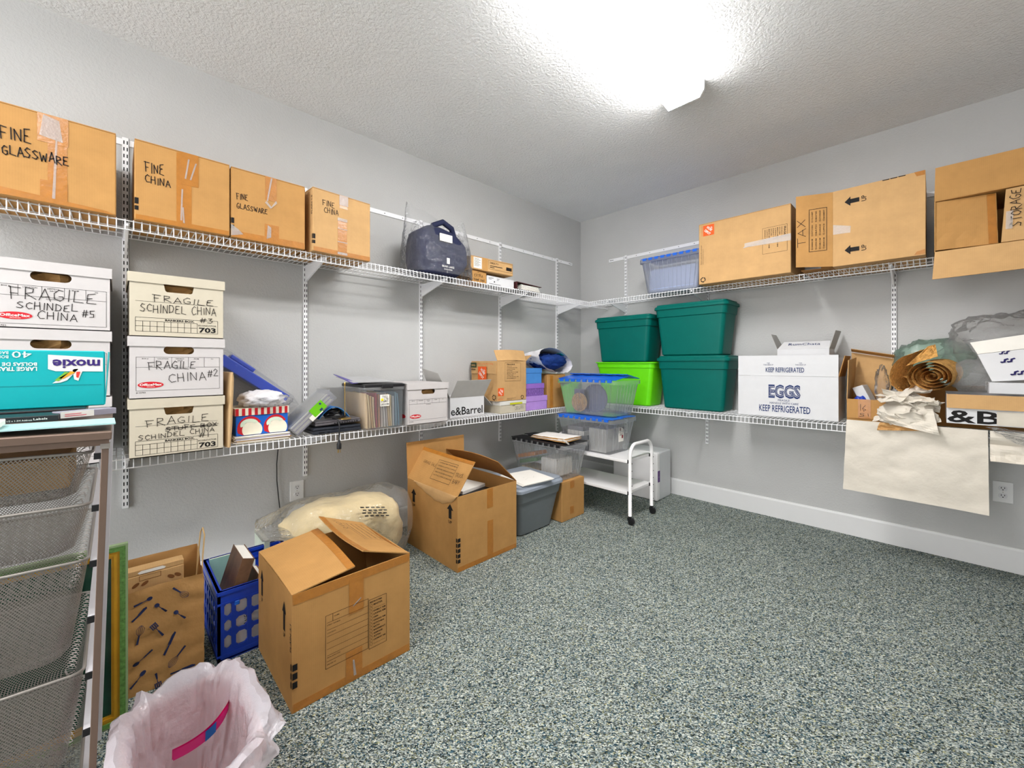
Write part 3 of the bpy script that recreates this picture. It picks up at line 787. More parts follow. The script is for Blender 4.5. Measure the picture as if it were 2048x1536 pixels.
# second stack
e3 = file_box('cream file box marked FRAGILE CHINA #3, top of its stack', (0.408, -3.634, 1.303), 0.318, 0.38, 0.262, 'trap', M_CREAM)
bb_print(e3, 0.022, 0.126)
d = front(0, 0, 0, 0.0024); d.hand('FRAGILE', 0.074, 0.150, 0.026, 0.215, PEN, 0, 25); d.hand('SCHINDEL CHINA', 0.033, 0.103, 0.034, 0.262, PEN, 1, 26); d.hand('#3', 0.232, 0.070, 0.020, 0.055, PEN, 0, 27); d.build('handwriting', M_MARK, e3)
e2 = file_box('white file box marked FRAGILE CHINA #2, middle of its stack', (0.408, -3.634, 1.042), 0.318, 0.38, 0.2565, 'slot', M_FILEBOX)
om_print(e2, 0.318, 0.020, 0.304, 0.034, 0.132, 0.175, 0.066, 0.058)
d = front(0, 0, 0, 0.0024); d.hand('FRAGILE', 0.058, 0.124, 0.033, 0.165, PEN, 0, 28); d.hand('CHINA', 0.125, 0.066, 0.036, 0.135, PEN, 4, 29); d.hand('#2', 0.260, 0.086, 0.032, 0.044, PEN, 2, 30); d.build('handwriting', M_MARK, e2)
e1 = file_box('cream file box marked FRAGILE CHINA #1, bottom of its stack on the lower shelf', (0.408, -3.634, ZL), 0.318, 0.38, 0.2415, 'trap', M_CREAM)
bb_print(e1, 0.012, 0.110)
d = front(0, 0, 0, 0.0024); d.hand('FRAGILE', 0.052, 0.128, 0.030, 0.220, PEN, 2, 31); d.hand('STUFF BOX', 0.114, 0.104, 0.018, 0.185, PEN, 1, 32); d.line([(0.112, 0.110), (0.30, 0.118)], 0.002); d.line([(0.115, 0.116), (0.295, 0.110)], 0.002)
d.hand('SCHINDEL CHINA', 0.027, 0.074, 0.020, 0.262, PEN, 2, 33); d.hand('#1', 0.228, 0.062, 0.020, 0.040, PEN, 0, 34); d.build('handwriting', M_MARK, e1)

# flattened brown envelope standing against the stack
ke = thing('padded_envelope', 'brown cardboard mailer standing upright against the cream and white file boxes', 'envelope', (0.41, -3.306, ZL), 90)
mb = MB()
def env(s, q):
    a = 2 * PI * s; wv = 0.018 * (0.55 + 0.45 * math.cos((q - 0.55) * 2.2)) * (1.0 if q < 0.97 else 0.7); x = 0.014 + 0.012 * q
    return (x + wv * math.cos(a) * (1 + 0.2 * nz(q * 3, s * 4)), 0.14 + 0.14 * math.copysign(abs(math.sin(a)) ** 0.6, math.sin(a)), 0.352 * q)
mb.grid(env, 16, 12, closed_u=True); mb.add([env(i / 16, 1) for i in range(16)], [tuple(range(16))]); mb.build('body', mat('tan_mailer_paper', rgb(196, 164, 122), 0.7, 0.2, var=0.05), ke, smooth=True)

# stack of folders, gift box, bundle of film
fo = thing('folder_stack', 'pile of paper folders under the blue and red striped gift box', 'folders', (0.352, -3.262, ZL), 90)
for k in range(7):
    z = 0.0005 + k * 0.0050; o_ = (0.004, -0.006, 0.010, 0.0, 0.006, -0.004, 0.002)[k]
    MB().sheet((0.0 + o_, 0, z + 0.002), (0.245 + o_, 0.0 + abs(o_), z + 0.0018), (0.245 + o_, 0.27, z + 0.0018), (o_, 0.27, z + 0.002), 0.004).build('folder', (M_CREAM, M_PAPER, M_CARD2, M_PAPER, mat('lilac_paper', rgb(178, 170, 196)), M_CREAM, M_PAPER)[k], fo)
gb = thing('gift_box', 'blue gift box with red arcs, cream shapes and a red striped lid', 'gift box', (0.325, -3.252, ZL + 0.0365), 90)
MB().box((0, 0, 0), (0.232, 0.20, 0.098)).build('body', mat('bright_blue_paper', rgb(18, 96, 196), 0.4, 0.4), gb, bevel=0.002)
MB().box((-0.004, -0.004, 0.0985), (0.236, 0.204, 0.135)).build('lid', mat('cream_paper', rgb(238, 232, 212), 0.4, 0.4), gb, bevel=0.001)
d = front(0, 0, 0, 0.001, y=-0.004)
for k in range(9): x = -0.002 + k * 0.0272; d.rect(x, 0.099, x + 0.0135, 0.1345)
dl = left(0, 0.20, 0.135); dl.o = Vector((-0.004, 0.20, 0))
for k in range(8): dl.rect(0.003 + k * 0.0272, 0.099, 0.0165 + k * 0.0272, 0.1345)
d.build('red_stripe', M_RED, gb); dl.build('red_stripe', M_RED, gb)
dr = front(0, 0, 0, 0.0010); dw = front(0, 0, 0, 0.0016); dk = front(0, 0, 0, 0.0024)
for xc in (0.060, 0.174):
    n = 24; arc = [R(28 + 172 * i / n) for i in range(n + 1)]
    dr.poly([(xc + 0.054 * math.cos(a), max(0.002, 0.034 + 0.060 * math.sin(a))) for a in arc] + [(xc - 0.030, 0.002), (xc + 0.03, 0.05)])
    dw.poly([(xc + 0.010 + 0.044 * math.cos(2 * PI * i / 30), max(0.002, 0.026 + 0.044 * math.sin(2 * PI * i / 30))) for i in range(30)])
    dk.poly([(xc - 0.002 + 0.040 * math.cos(a + 0.35) * (1.0 if i < 13 else 0.55), 0.052 + 0.030 * math.sin(a + 0.35) * (1.0 if i < 13 else 0.45)) for i, a in enumerate([PI * k / 12 for k in range(13)] + [PI * (12 - k) / 12 for k in range(13)])])
dr.build('red_print', M_RED, gb); dw.build('cream_print', mat('cream_paper', rgb(238, 232, 212)), gb); dk.build('pale_band', mat('mint_paper', rgb(214, 228, 208)), gb)
fb = thing('plastic_bag_bundle', 'bundled white and clear plastic bag lying on the striped gift box', 'plastic bag', (0.255, -3.125, ZL + 0.172), 90)
mb = MB(); blob(mb, (0, 0, 0.036), (0.092, 0.085, 0.040), 0.85, 0.35, 3.0, 36, 20, 3.0, kind='ridge', floor=0.0005); mb.build('film', M_BAGWHITE, fb, smooth=True)
mb = MB(); blob(mb, (0.03, -0.06, 0.026), (0.085, 0.048, 0.028), 0.85, 0.4, 3.4, 30, 16, 9.0, kind='ridge', floor=0.0005); mb.build('loose_film', M_BAG, fb, smooth=True)

# blue portfolio in a clear sleeve, leaning down from the stack
TILT = R(37)
bp = thing('blue_portfolio', 'bright blue plastic portfolio in a clear sleeve, leaning down from the file boxes', 'portfolio', (0.130, -3.262, 1.243), rot=(0, 0, 0))
bp.rotation_euler = (0, TILT, R(90)); bp.rotation_mode = 'XYZ'
MB().box((0.0, 0, -0.060), (0.390, 0.10, -0.006)).build('folder', M_BLUE, bp, bevel=0.006, seg=2)
MB().box((0.03, 0.02, -0.004), (0.165, 0.095, 0.018)).build('flap', M_BLUE, bp, bevel=0.006, seg=2)
mb = MB(); mb.loft([[(-0.005, -0.006, -0.068), (-0.005, -0.006, 0.022), (-0.005, 0.106, 0.022), (-0.005, 0.106, -0.068)], [(0.40, -0.006, -0.070), (0.40, -0.006, 0.004), (0.40, 0.106, 0.004), (0.40, 0.106, -0.070)], [(0.43, -0.004, -0.09), (0.46, -0.004, -0.02), (0.46, 0.10, -0.02), (0.43, 0.10, -0.09)]], False, False)
mb.build('sleeve', M_BAG, bp)

# clear box of papers with a green strip, tipped on its edge
tr = thing('paper_tray_box', 'clear plastic box of white papers with a green band, tipped on its edge', 'box', (0.335, -2.975, ZL + 0.003), 90)
tr.rotation_euler = (0, -R(43), R(90))
mb = open_walls(0.285, 0.19, 0.060, 0.002); mb.build('tray', M_TOTE, tr)
mb = MB().box((-0.003, -0.003, 0.0605), (0.288, 0.193, 0.0635)); mb.build('lid', M_TOTE, tr)
for k in range(8): MB().box((0.008, 0.004, 0.004 + k * 0.0064), (0.268 - (k % 3) * 0.006, 0.182, 0.0095 + k * 0.0064)).build('papers', M_PAPER if k % 3 else mat('lilac_paper', rgb(178, 170, 196)), tr)
MB().box((0.130, -0.0042, 0.008), (0.215, -0.0022, 0.060)).build('green_band', mat('lime_band', rgb(104, 186, 20), 0.5), tr)
MB().box((0.105, -0.0040, 0.002), (0.180, -0.0022, 0.030)).build('label', M_PAPER, tr)
d = Decal((0, -0.0042, 0), (1, 0, 0), (0, 0, 1), 0.0006); d.rect(0.172, 0.012, 0.190, 0.024); d.rect(0.192, 0.040, 0.203, 0.052); d.build('blue_mark', M_BLUEINK, tr)

# laptops, cord, brass stand, blue pouch
M_LAP = mat('dark_laptop_shell', rgb(34, 38, 48), 0.35, 0.5, var=0.05); M_LAP2 = mat('gray_laptop_shell', rgb(92, 88, 92), 0.35, 0.5, var=0.05)
lp = thing('laptop', 'closed black laptop at the bottom of the pair on the lower shelf', 'laptop', (0.352, -2.902, ZL), 90)
MB().box((0, 0, 0.003), (0.270, 0.24, 0.022)).build('base', M_LAP, lp, bevel=0.004, seg=2)
MB().box((0.002, 0.002, 0.0235), (0.268, 0.238, 0.038)).build('screen_lid', M_LAP, lp, bevel=0.005, seg=2)
d = front(0, 0, 0, 0.0006); d.rect(0.03, 0.008, 0.06, 0.014); d.rect(0.075, 0.008, 0.09, 0.013); d.build('ports', M_SLOT, lp)
for x in (0.02, 0.25): MB().box((x - 0.008, 0.01, 0.0005), (x + 0.008, 0.03, 0.003)).build('foot', M_BLACK, lp)
l2 = thing('laptop', 'closed gray laptop lying on top of the black laptop', 'laptop', (0.335, -2.885, ZL + 0.041), 90)
l2.rotation_euler = (0, -R(1.6), R(88)); l2.location.z += 0.004
MB().box((0, 0, 0.001), (0.252, 0.22, 0.014)).build('base', M_LAP2, l2, bevel=0.004, seg=2)
MB().box((0.001, 0.001, 0.0155), (0.251, 0.219, 0.024)).build('screen_lid', M_LAP2, l2, bevel=0.004, seg=2)
d = front(0, 0, 0, 0.0006)
for k in range(10): d.rect(0.10 + k * 0.014, 0.004, 0.108 + k * 0.014, 0.011)
d.build('ports', M_SLOT, l2)
cd = thing('charger_cord', 'black charger cord with a three-prong plug hanging over the shelf front', 'cord', (0.37, -2.775, ZL), 90)
zt = 0.075
MB().tube([(-0.05, 0.062, zt + 0.012), (0.02, 0.06, zt + 0.016), (0.06, 0.05, zt + 0.012), (0.03, 0.035, zt + 0.01), (-0.02, 0.025, zt + 0.008), (0.0, 0.008, zt + 0.003), (0.003, -0.012, 0.045), (0.002, -0.014, 0.0), (0.0, -0.014, -0.040)], 0.0045, 7).build('cable', M_BLACK, cd, smooth=True)
MB().tube([(0, -0.014, -0.035), (0, -0.014, -0.050), (0, -0.014, -0.056), (0, -0.014, -0.085)], [0.006, 0.008, 0.0125, 0.0125], 10).build('plug', M_BLACK, cd, smooth=True, angle=40)
for x, y in ((-0.006, -0.014), (0.006, -0.014), (0, -0.006)): MB().box((x - 0.0012, y - 0.002, -0.106), (x + 0.0012, y + 0.002, -0.084)).build('prong', mat('brass', rgb(196, 160, 84), 0.3, 0.5, metal=0.8), cd)
po = thing('glasses_pouch', 'arched blue pouch with black lining lying on the gray laptop', 'pouch', (0.295, -2.850, ZL + 0.0795), 90)
mb = MB(); mb.sheet((0.0, 0, 0.0), (0.17, 0, 0.0), (0.17, 0.10, 0.0), (0.0, 0.10, 0.0), 0.004, 14, 3, lambda s, q: 0.062 * math.sin(PI * s) ** 0.9 + 0.001); mb.build('shell', mat('sky_blue_fabric', rgb(62, 138, 214), 0.6), po, smooth=True, angle=50)
mb = MB(); blob(mb, (0.085, 0.045, 0.026), (0.055, 0.035, 0.024), 0.9, 0.5, 4, 20, 12, 2, floor=0.001); mb.build('lining', M_BLACK, po)
bs = thing('brass_stand', 'thin brass stand with a round base on the gray laptop', 'stand', (0.315, -2.715, ZL + 0.0725), 90)
M_BRASS = mat('brass', rgb(196, 160, 84))
MB().loft([rring(0.07, 0.07, 0.0345, 0.0, 6), rring(0.07, 0.07, 0.0345, 0.003, 6), rring(0.02, 0.02, 0.0095, 0.008, 6)]).build('base', M_BRASS, bs, smooth=True, angle=40)
MB().tube([(0, 0, 0.007), (0, 0, 0.20)], 0.0022, 6).build('post', M_BRASS, bs); MB().tube([(0, 0, 0.19), (0, 0, 0.205), (0, 0, 0.215)], [0.003, 0.005, 0.001], 6).build('finial', M_BRASS, bs)

# clear file tote with black lid and folders
ft = thing('file_tote', 'clear plastic file tote with black lid, full of folders', 'file tote', (0.378, -2.624, ZL), 90)
mb = MB(); W_, D_, Hh = 0.256, 0.32, 0.250
mb.loft([rring(W_ - 0.012, D_ - 0.012, 0.012, 0.0, 3, W_ / 2, D_ / 2), rring(W_, D_, 0.014, Hh - 0.02, 3, W_ / 2, D_ / 2), rring(W_ + 0.01, D_ + 0.01, 0.016, Hh - 0.018, 3, W_ / 2, D_ / 2), rring(W_ + 0.01, D_ + 0.01, 0.016, Hh, 3, W_ / 2, D_ / 2)], True, False)
mb.build('bin', M_TOTE, ft, smooth=True, angle=40)
mb = MB(); mb.loft([rring(W_ + 0.018, D_ + 0.018, 0.018, Hh + 0.001, 3, W_ / 2, D_ / 2), rring(W_ + 0.018, D_ + 0.018, 0.018, Hh + 0.016, 3, W_ / 2, D_ / 2), rring(W_ - 0.01, D_ - 0.01, 0.012, Hh + 0.022, 3, W_ / 2, D_ / 2)]); mb.build('lid', M_BLACK, ft, smooth=True, angle=40)
MB().box((0.10, -0.018, Hh - 0.006), (0.175, -0.006, Hh + 0.010)).build('latch', M_BLACK, ft, bevel=0.003)
MB().box((0.095, -0.0035, 0.135), (0.155, -0.0012, 0.205)).build('label', M_PAPER, ft)
d = Decal((0, -0.0036, 0), (1, 0, 0), (0, 0, 1), 0.0006); d.hand('FILES', 0.110, 0.188, 0.011, 0.034, 0.0016, 0, 40); d.hand('LTR', 0.122, 0.172, 0.011, 0.028, 0.0016, 0, 41); d.hand('STAMPS', 0.099, 0.157, 0.011, 0.05, 0.0016, 3, 42); d.hand('CHRISTIAN', 0.098, 0.141, 0.010, 0.054, 0.0014, 1, 43); d.build('handwriting', M_MARK, ft)
d = Decal((0, -0.0036, 0), (1, 0, 0), (0, 0, 1), 0.0004); d.rect(0.100, 0.166, 0.116, 0.182); d.build('yellow_spot', mat('yellow_print', rgb(242, 220, 30)), ft)
FNAME = ['manila', 'buff', 'tan', 'pale buff', 'crimson', 'rust', 'off-white', 'white', 'gray', 'buff', 'cream', 'pale blue', 'blue', 'deep blue']
FORD = ['first', 'second', 'third', 'fourth', 'fifth', 'sixth', 'seventh', 'eighth', 'ninth', 'tenth', 'eleventh', 'twelfth', 'thirteenth', 'last']
FCOL = [(226, 196, 150), (232, 208, 160), (216, 176, 120), (236, 214, 170), (176, 40, 70), (206, 150, 110), (222, 214, 206), (230, 226, 222), (198, 190, 186), (228, 200, 150), (236, 216, 170), (196, 206, 214), (120, 164, 186), (96, 150, 176)]
for k, c in enumerate(FCOL):
    x = 0.016 + k * 0.0158
    f_ = MB(); f_.sheet((x + 0.006, 0.015, 0.006), (x + 0.002, 0.30, 0.006), (x - 0.004, 0.30, 0.215 - (k % 3) * 0.01), (x - 0.004, 0.015, 0.215 - (k % 4) * 0.008), 0.007, 4, 4, lambda s, q: 0.003 * math.sin(3 * q + k))
    o_ = f_.build('file_folder', mat('folder_%d' % k, rgb(*c), 0.6)); o_.location = (0.378, -2.624, ZL + 0.001); o_.rotation_euler = (0, 0, R(90))
    tag(o_, '%s folder, %s from the left in the clear file tote' % (FNAME[k], FORD[k]), 'folder', 'folders in the clear file tote')
ab = thing('clear_binder', 'gray translucent binder with purple spine lying on the black tote lid', 'binder', (0.335, -2.675, ZL + 0.276), 90)
MB().sheet((0.0, 0, 0.006), (0.26, -0.0, 0.006), (0.21, 0.26, 0.030), (0.0, 0.26, 0.034), 0.004).build('cover', mat('translucent_gray', rgb(176, 176, 178), 0.3, 0.5), ab)
MB().sheet((-0.006, 0.0, 0.001), (0.03, -0.001, 0.003), (0.0, 0.26, 0.046), (-0.016, 0.26, 0.05), 0.003).build('spine', mat('purple_plastic', rgb(84, 74, 150), 0.4), ab)

# white office file box
l1 = file_box('white file box with a blank printed form, right of the clear file tote', (0.385, -2.346, ZL), 0.304, 0.36, 0.262, 'slot', M_FILEBOX)
om_print(l1, 0.304, 0.011, 0.294, 0.028, 0.133, 0.160, 0.056, 0.053)
d = left(0.304, 0.36, 0.26); d.ellipse(0.30, 0.055, 0.035, 0.013); d.build('printed_oval', M_OVAL, l1)

# open white box with big black lettering
mb_ = thing('open_white_box', 'open white gift box with big black lettering and raised flaps', 'box', (0.285, -1.948, ZL), 90)
open_walls(0.318, 0.23, 0.146, 0.003).build('body', M_WHITEBOX, mb_)
MB().sheet((0, 0.0, 0.146), (0.318, 0.0, 0.146), (0.340, -0.060, 0.272), (0.022, -0.060, 0.272), 0.003).build('flap', M_GRAYBOARD, mb_)
MB().sheet((0.0, 0.23, 0.146), (0.0, 0.0, 0.146), (-0.090, 0.02, 0.325), (-0.105, 0.21, 0.36), 0.003).build('flap', M_GRAYBOARD, mb_)
MB().sheet((0.318, 0.0, 0.146), (0.318, 0.23, 0.146), (0.42, 0.21, 0.06), (0.42, 0.01, 0.06), 0.003).build('flap', M_GRAYBOARD, mb_)
d = front(0, 0, 0, 0.001); d.text('e&Barrel', 0.006, 0.018, 0.060, 0.296, 0.012); d.build('lettering', M_INK, mb_)

# shoebox with the open brown carton on it
sb = thing('shoe_box', 'flat white and tan shoe box under the open orange-logo carton', 'shoe box', (0.352, -1.520, ZL), 90)
MB().box((0, 0, 0), (0.285, 0.32, 0.064)).build('body', M_CREAM, sb, bevel=0.001); MB().box((-0.003, -0.003, 0.0645), (0.288, 0.323, 0.096)).build('lid', mat('pale_gray_box', rgb(214, 212, 206)), sb, bevel=0.001)
d = front(0, 0, 0, 0.0012, y=-0.003); d.rect(0.10, 0.066, 0.24, 0.080); d.build('yellow_strip', mat('acid_yellow_print', rgb(196, 196, 30)), sb)
d = front(0, 0, 0, 0.001); d.hand('ORGAN', 0.16, 0.018, 0.03, 0.10, 0.0014, 3, 44); d.text('DSW', 0.13, 0.052, 0.008, 0.03, 0.01); d.build('handwriting', M_INK, sb)

def depot_logo(t, dfun, x, z, s):
    """orange square with slanted white stencil lettering"""
    d = dfun(0.0012); d.rect(x, z, x + s, z + s); d.build('orange_square', M_ORANGE, t)
    d = dfun(0.0018)
    for txt, u, v, h_, w_ in (('THE', 0.42, 0.80, 0.12, 0.20), ('HOME', 0.12, 0.55, 0.24, 0.62), ('DEPOT', 0.16, 0.18, 0.24, 0.72)):
        d.text(txt, x + u * s * 0.92 + (0.05 * s), z + v * s, h_ * s, w_ * s, 0.02, rot=38 if False else 0)
    # shear the lettering along the diagonal
    O = d.P(x + s / 2, z + s / 2)
    nv = []
    for p in d.mb.v:
        q = Vector(p) - O; a = q.dot(d.r); b = q.dot(d.u)
        c, sn = math.cos(R(-45)), math.sin(R(-45))
        a2, b2 = (a * c - b * sn) * 0.92, (a * sn + b * c) * 0.92
        a2 = max(-s * 0.47, min(s * 0.47, a2)); b2 = max(-s * 0.47, min(s * 0.47, b2))
        nv.append(tuple(O + d.r * a2 + d.u * b2))
    d.mb.v = nv; d.build('white_lettering', M_WPRINT, t)
def fragile_panel(d, x0, z0, w, h, n=9, head='FRAGILE'):
    d.frame(x0, z0, x0 + w, z0 + h, w * 0.008); d.text(head, x0 + w * 0.12, z0 + h * 0.88, h * 0.07, w * 0.5, 0.02)
    rows = ('HANDLE WITH CARE', 'DINING ROOM', 'LIVING ROOM', 'KITCHEN', 'BEDROOM', 'BATH', 'GARAGE', 'OFFICE', 'BASEMENT', 'CONTENTS')
    for i in range(n):
        s_ = rows[i % len(rows)]; d.text(s_, x0 + w * 0.12, z0 + h * (0.80 - i * 0.75 / n), h * 0.035, w * (0.3 + 0.5 * ((i * 37) % 10) / 10.0), 0.01)
hd = thing('open_moving_box', 'open small cardboard box with orange logo, standing on the shoe box', 'box', (0.352, -1.552, ZL + 0.0995), 90)
wN, dN, hN = 0.320, 0.318, 0.314
open_walls(wN, dN, hN).build('body', M_CARD2, hd)
MB().sheet((0, 0, hN), (wN, 0, hN), (wN + 0.03, 0.06, hN + 0.085), (0.03, 0.075, hN + 0.085), 0.004, 8, 3, lambda s, q: 0.010 * math.sin(PI * s)).build('flap', M_CARD2, hd)
MB().sheet((wN, 0.004, hN), (wN, dN, hN), (wN + 0.075, dN, hN + 0.02), (wN + 0.085, 0.02, hN + 0.05), 0.004).build('flap', M_CARD2, hd)
MB().sheet((0.0, dN, hN), (0.0, 0.004, hN), (-0.004, 0.01, hN - 0.10), (-0.010, dN - 0.01, hN - 0.10), 0.004).build('flap', M_CARD2, hd)
depot_logo(hd, lambda e: front(wN, dN, hN, e), 0.006, 0.040, 0.062)
d = front(0, 0, 0, 0.001); fragile_panel(d, 0.080, 0.155, 0.175, 0.145); d.recycle(0.274, 0.020, 0.014, 0.005); d.text('THIS BOX IS MADE FROM', 0.10, 0.014, 0.005, 0.10); d.text('100% RECYCLED', 0.10, 0.006, 0.005, 0.06); d.build('printed_panel', M_INK, hd)
d = front(0, 0, 0, 0.001); d.text('homedepot.com', 0.006, 0.024, 0.006, 0.06); d.rect(0.006, 0.012, 0.06, 0.015); d.build('orange_print', M_ORANGE, hd)
depot_logo(hd, lambda e: Decal((-0.0135, dN, 0), (0, -1, 0), (0, 0, 1), e), 0.10, 0.165, 0.105)
d = Decal((-0.0135, dN, 0), (0, -1, 0), (0, 0, 1), 0.001); d.text('More saving. More doing.', 0.105, 0.288, 0.010, 0.18); d.build('orange_print', M_ORANGE, hd)
d = Decal((-0.0135, dN, 0), (0, -1, 0), (0, 0, 1), 0.001); d.rect(0.006, 0.262, 0.080, 0.302); d.build('green_panel', mat('forest_print', rgb(40, 62, 38)), hd)
d = Decal((-0.0135, dN, 0), (0, -1, 0), (0, 0, 1), 0.0018); d.text('SMALL', 0.016, 0.274, 0.016, 0.054, 0.02); d.build('white_lettering', M_CARD2, hd)
d = Decal((-0.0135, dN, 0), (0, -1, 0), (0, 0, 1), 0.001); d.text('MEDIANA', 0.016, 0.240, 0.012, 0.054, 0.02); d.recycle(0.295, 0.03, 0.018, 0.006); d.build('side_print', M_INK, hd)

# shoe boxes in blue and purples
def small_box(label, loc, w, d_, h, lidh, m, ml, rotz=90, group='small gift boxes on the lower left shelf'):
    t = thing('small_gift_box', label, 'box', loc, rotz, group)
    MB().box((0.003, 0.003, 0), (w - 0.003, d_ - 0.003, h - 0.004)).build('body', m, t, bevel=0.001)
    MB().box((0, 0, h - lidh), (w, d_, h)).build('lid', ml, t, bevel=0.001)
    return t
M_LAV = mat('lavender_paper', rgb(178, 140, 214), 0.5, 0.3); M_PUR = mat('purple_paper', rgb(150, 108, 196), 0.5, 0.3); M_SKY = mat('blue_paper', rgb(74, 136, 206), 0.5, 0.3)
def purple_pattern():
    N = NT('purple_scroll_paper'); p = N.n('BsdfPrincipled'); p.inputs['Roughness'].default_value = 0.5
    v = N.coords(); w = N.n('TexWave'); w.inputs['Scale'].default_value = 30; w.inputs['Distortion'].default_value = 12; w.inputs['Detail'].default_value = 2; N.l(v, w.inputs['Vector'])
    N.l(N.ramp(w.outputs['Fac'], [(0.45, rgb(92, 58, 130)), (0.6, rgb(150, 112, 190))]), p.inputs['Base Color']); N.l(p.outputs[0], N.out.inputs[0]); return N.m
small_box('pale lavender gift box at the bottom of the pile of gift boxes', (0.345, -1.226, ZL), 0.27, 0.20, 0.118, 0.045, M_LAV, M_LAV)
small_box('purple patterned gift box between the lavender and blue ones', (0.335, -1.210, ZL + 0.1185), 0.225, 0.18, 0.105, 0.042, purple_pattern(), M_PUR)
small_box('blue gift box on top of the purple patterned box', (0.335, -1.215, ZL + 0.2240), 0.20, 0.19, 0.130, 0.042, M_SKY, M_SKY)
bc = carton('tall plain brown carton at the right end of the lower left shelf', (0.335, -0.940, ZL), 88, 0.238, 0.26, 0.298, m=M_CARD)
strip(bc, (0.03, -0.0006, 0.0), (0.07, -0.0006, 0.0), (0.07, -0.0006, 0.29), (0.03, -0.0006, 0.29))
gh = MB(); gh.tube([(0.335, -0.992, ZL + 0.001), (0.33, -0.985, ZL + 0.12), (0.332, -0.988, ZL + 0.20), (0.338, -0.970, ZL + 0.222), (0.345, -0.953, ZL + 0.19), (0.343, -0.956, ZL + 0.10)], 0.011, 7)
# clothes in a white plastic bag on the carton
wb = thing('white_plastic_bag', 'white plastic bag open at the front, lying on the tall brown carton', 'plastic bag', (0.34, -1.10, ZL + 0.300), 90)
def wbag(s, q):
    a = 2 * PI * s; rx = 0.235 * (1 - 0.20 * q); rz = 0.098 * (1 - 0.3 * q)
    k = 1 + 0.10 * ridge(math.cos(a) * 2, math.sin(a) * 2, q * 3)
    x = 0.250 + rx * math.cos(a) * k; fl = 0.0562 if x < 0.105 else 0.0015
    return (x, -0.02 + 0.26 * q + 0.02 * math.cos(a), max(fl, 0.118 + rz * math.sin(a) * k - 0.045 * math.cos(a) * (1 - q * 0.4)))
mb = MB(); mb.grid(wbag, 40, 14, closed_u=True); mb.add([wbag(i / 40, 1) for i in range(40)], [tuple(range(40))]); mb.build('film', M_BAGWHITE, wb, smooth=True)
MB().sheet((0.33, -0.005, 0.186), (0.385, -0.004, 0.165), (0.385, 0.05, 0.165), (0.33, 0.05, 0.186), 0.002).build('teal_print', mat('teal_print', rgb(0, 156, 166)), wb)
cl = MB(); M_ROYAL = mat('royal_blue_fabric', rgb(28, 56, 122), 0.85, 0.2, var=0.25, vscale=20, bump=(40, 0.6), bdist=0.01)
blob(cl, (0.245, 0.075, 0.112), (0.175, 0.10, 0.062), 0.9, 0.35, 4.5, 40, 20, 5.0, kind='ridge')
o_ = cl.build('folded_cloth', M_ROYAL, smooth=True); o_.location = (0.34, -1.10, ZL + 0.300); o_.rotation_euler = (0, 0, R(90))
tag(o_, 'rumpled royal blue cloth inside the open white plastic bag', 'cloth')

# ================================================================== plastic totes
def tote(label, loc, rotz, w, d, h, m, lid=True, name='storage_tote', group=None, taper=0.86, bandz=0.80, rim=0.018, lidm=None):
    """tapered bin with a ledge band and a rimmed lid; local origin is the front left bottom of the lid footprint"""
    t = thing(name, label, 'storage bin', loc, rotz, group)
    cx, cy = w / 2, d / 2; W0, D0 = (w - 2 * rim) * taper, (d - 2 * rim) * taper; W1, D1 = w - 2 * rim, d - 2 * rim
    hb = h - 0.030 if lid else h
    def lw(z): k = z / hb; return W0 + (W1 - W0) * k, D0 + (D1 - D0) * k
    rings = []
    def ring(z, ex=0.0, r=0.035): a, b = lw(z); rings.append(rring(a + 2 * ex, b + 2 * ex, r, z, 5, cx, cy))
    rings.append(rring(W0 - 0.02, D0 - 0.02, 0.03, 0.0, 5, cx, cy)); ring(0.010); ring(hb * bandz); ring(hb * bandz + 0.004, 0.008, 0.04); ring(hb - 0.012, 0.008, 0.04)
    if not lid:
        ring(hb - 0.010, 0.020, 0.045); ring(hb, 0.020, 0.045); ring(hb, 0.004, 0.035); ring(hb * 0.5, -0.004, 0.03); rings.append(rring(W0 - 0.012, D0 - 0.012, 0.028, 0.006, 5, cx, cy))
    else: ring(hb, 0.008, 0.04)
    MB().loft(rings, True, True).build('bin', m, t, smooth=True, angle=30)
    if lid:
        lm_ = lidm or m; r = []
        r.append(rring(w, d, 0.045, hb - 0.014, 5, cx, cy)); r.append(rring(w, d, 0.045, hb + 0.004, 5, cx, cy)); r.append(rring(w - 0.012, d - 0.012, 0.042, hb + 0.012, 5, cx, cy))
        r.append(rring(w - 0.03, d - 0.03, 0.036, hb + 0.014, 5, cx, cy)); r.append(rring(w - 0.034, d - 0.034, 0.034, hb + 0.026, 5, cx, cy)); r.append(rring(w - 0.06, d - 0.06, 0.03, hb + 0.0295, 5, cx, cy))
        MB().loft(r, True, True).build('lid', lm_, t, smooth=True, angle=30)
    return t

# lower shelf, back wall
DY = -0.335
tote('dark green storage tote with lid at the bottom of the taller pair', (1.030, DY, ZB), 0, 0.592, 0.315, 0.445, M_GREEN, group='dark green totes')
tote('dark green storage tote stacked on the other large green tote', (1.008, DY, ZB + 0.4455), 0, 0.605, 0.315, 0.435, M_GREEN, group='dark green totes')
tote('lime green open storage bin under the smaller dark green tote', (0.405, DY, ZB), 0, 0.615, 0.315, 0.392, M_LIME, lid=False, group=None, taper=0.84, bandz=0.86)
tote('smaller dark green tote stacked on the lime green bin', (0.395, DY, ZB + 0.3925), 0, 0.595, 0.315, 0.428, M_GREEN, group='dark green totes')

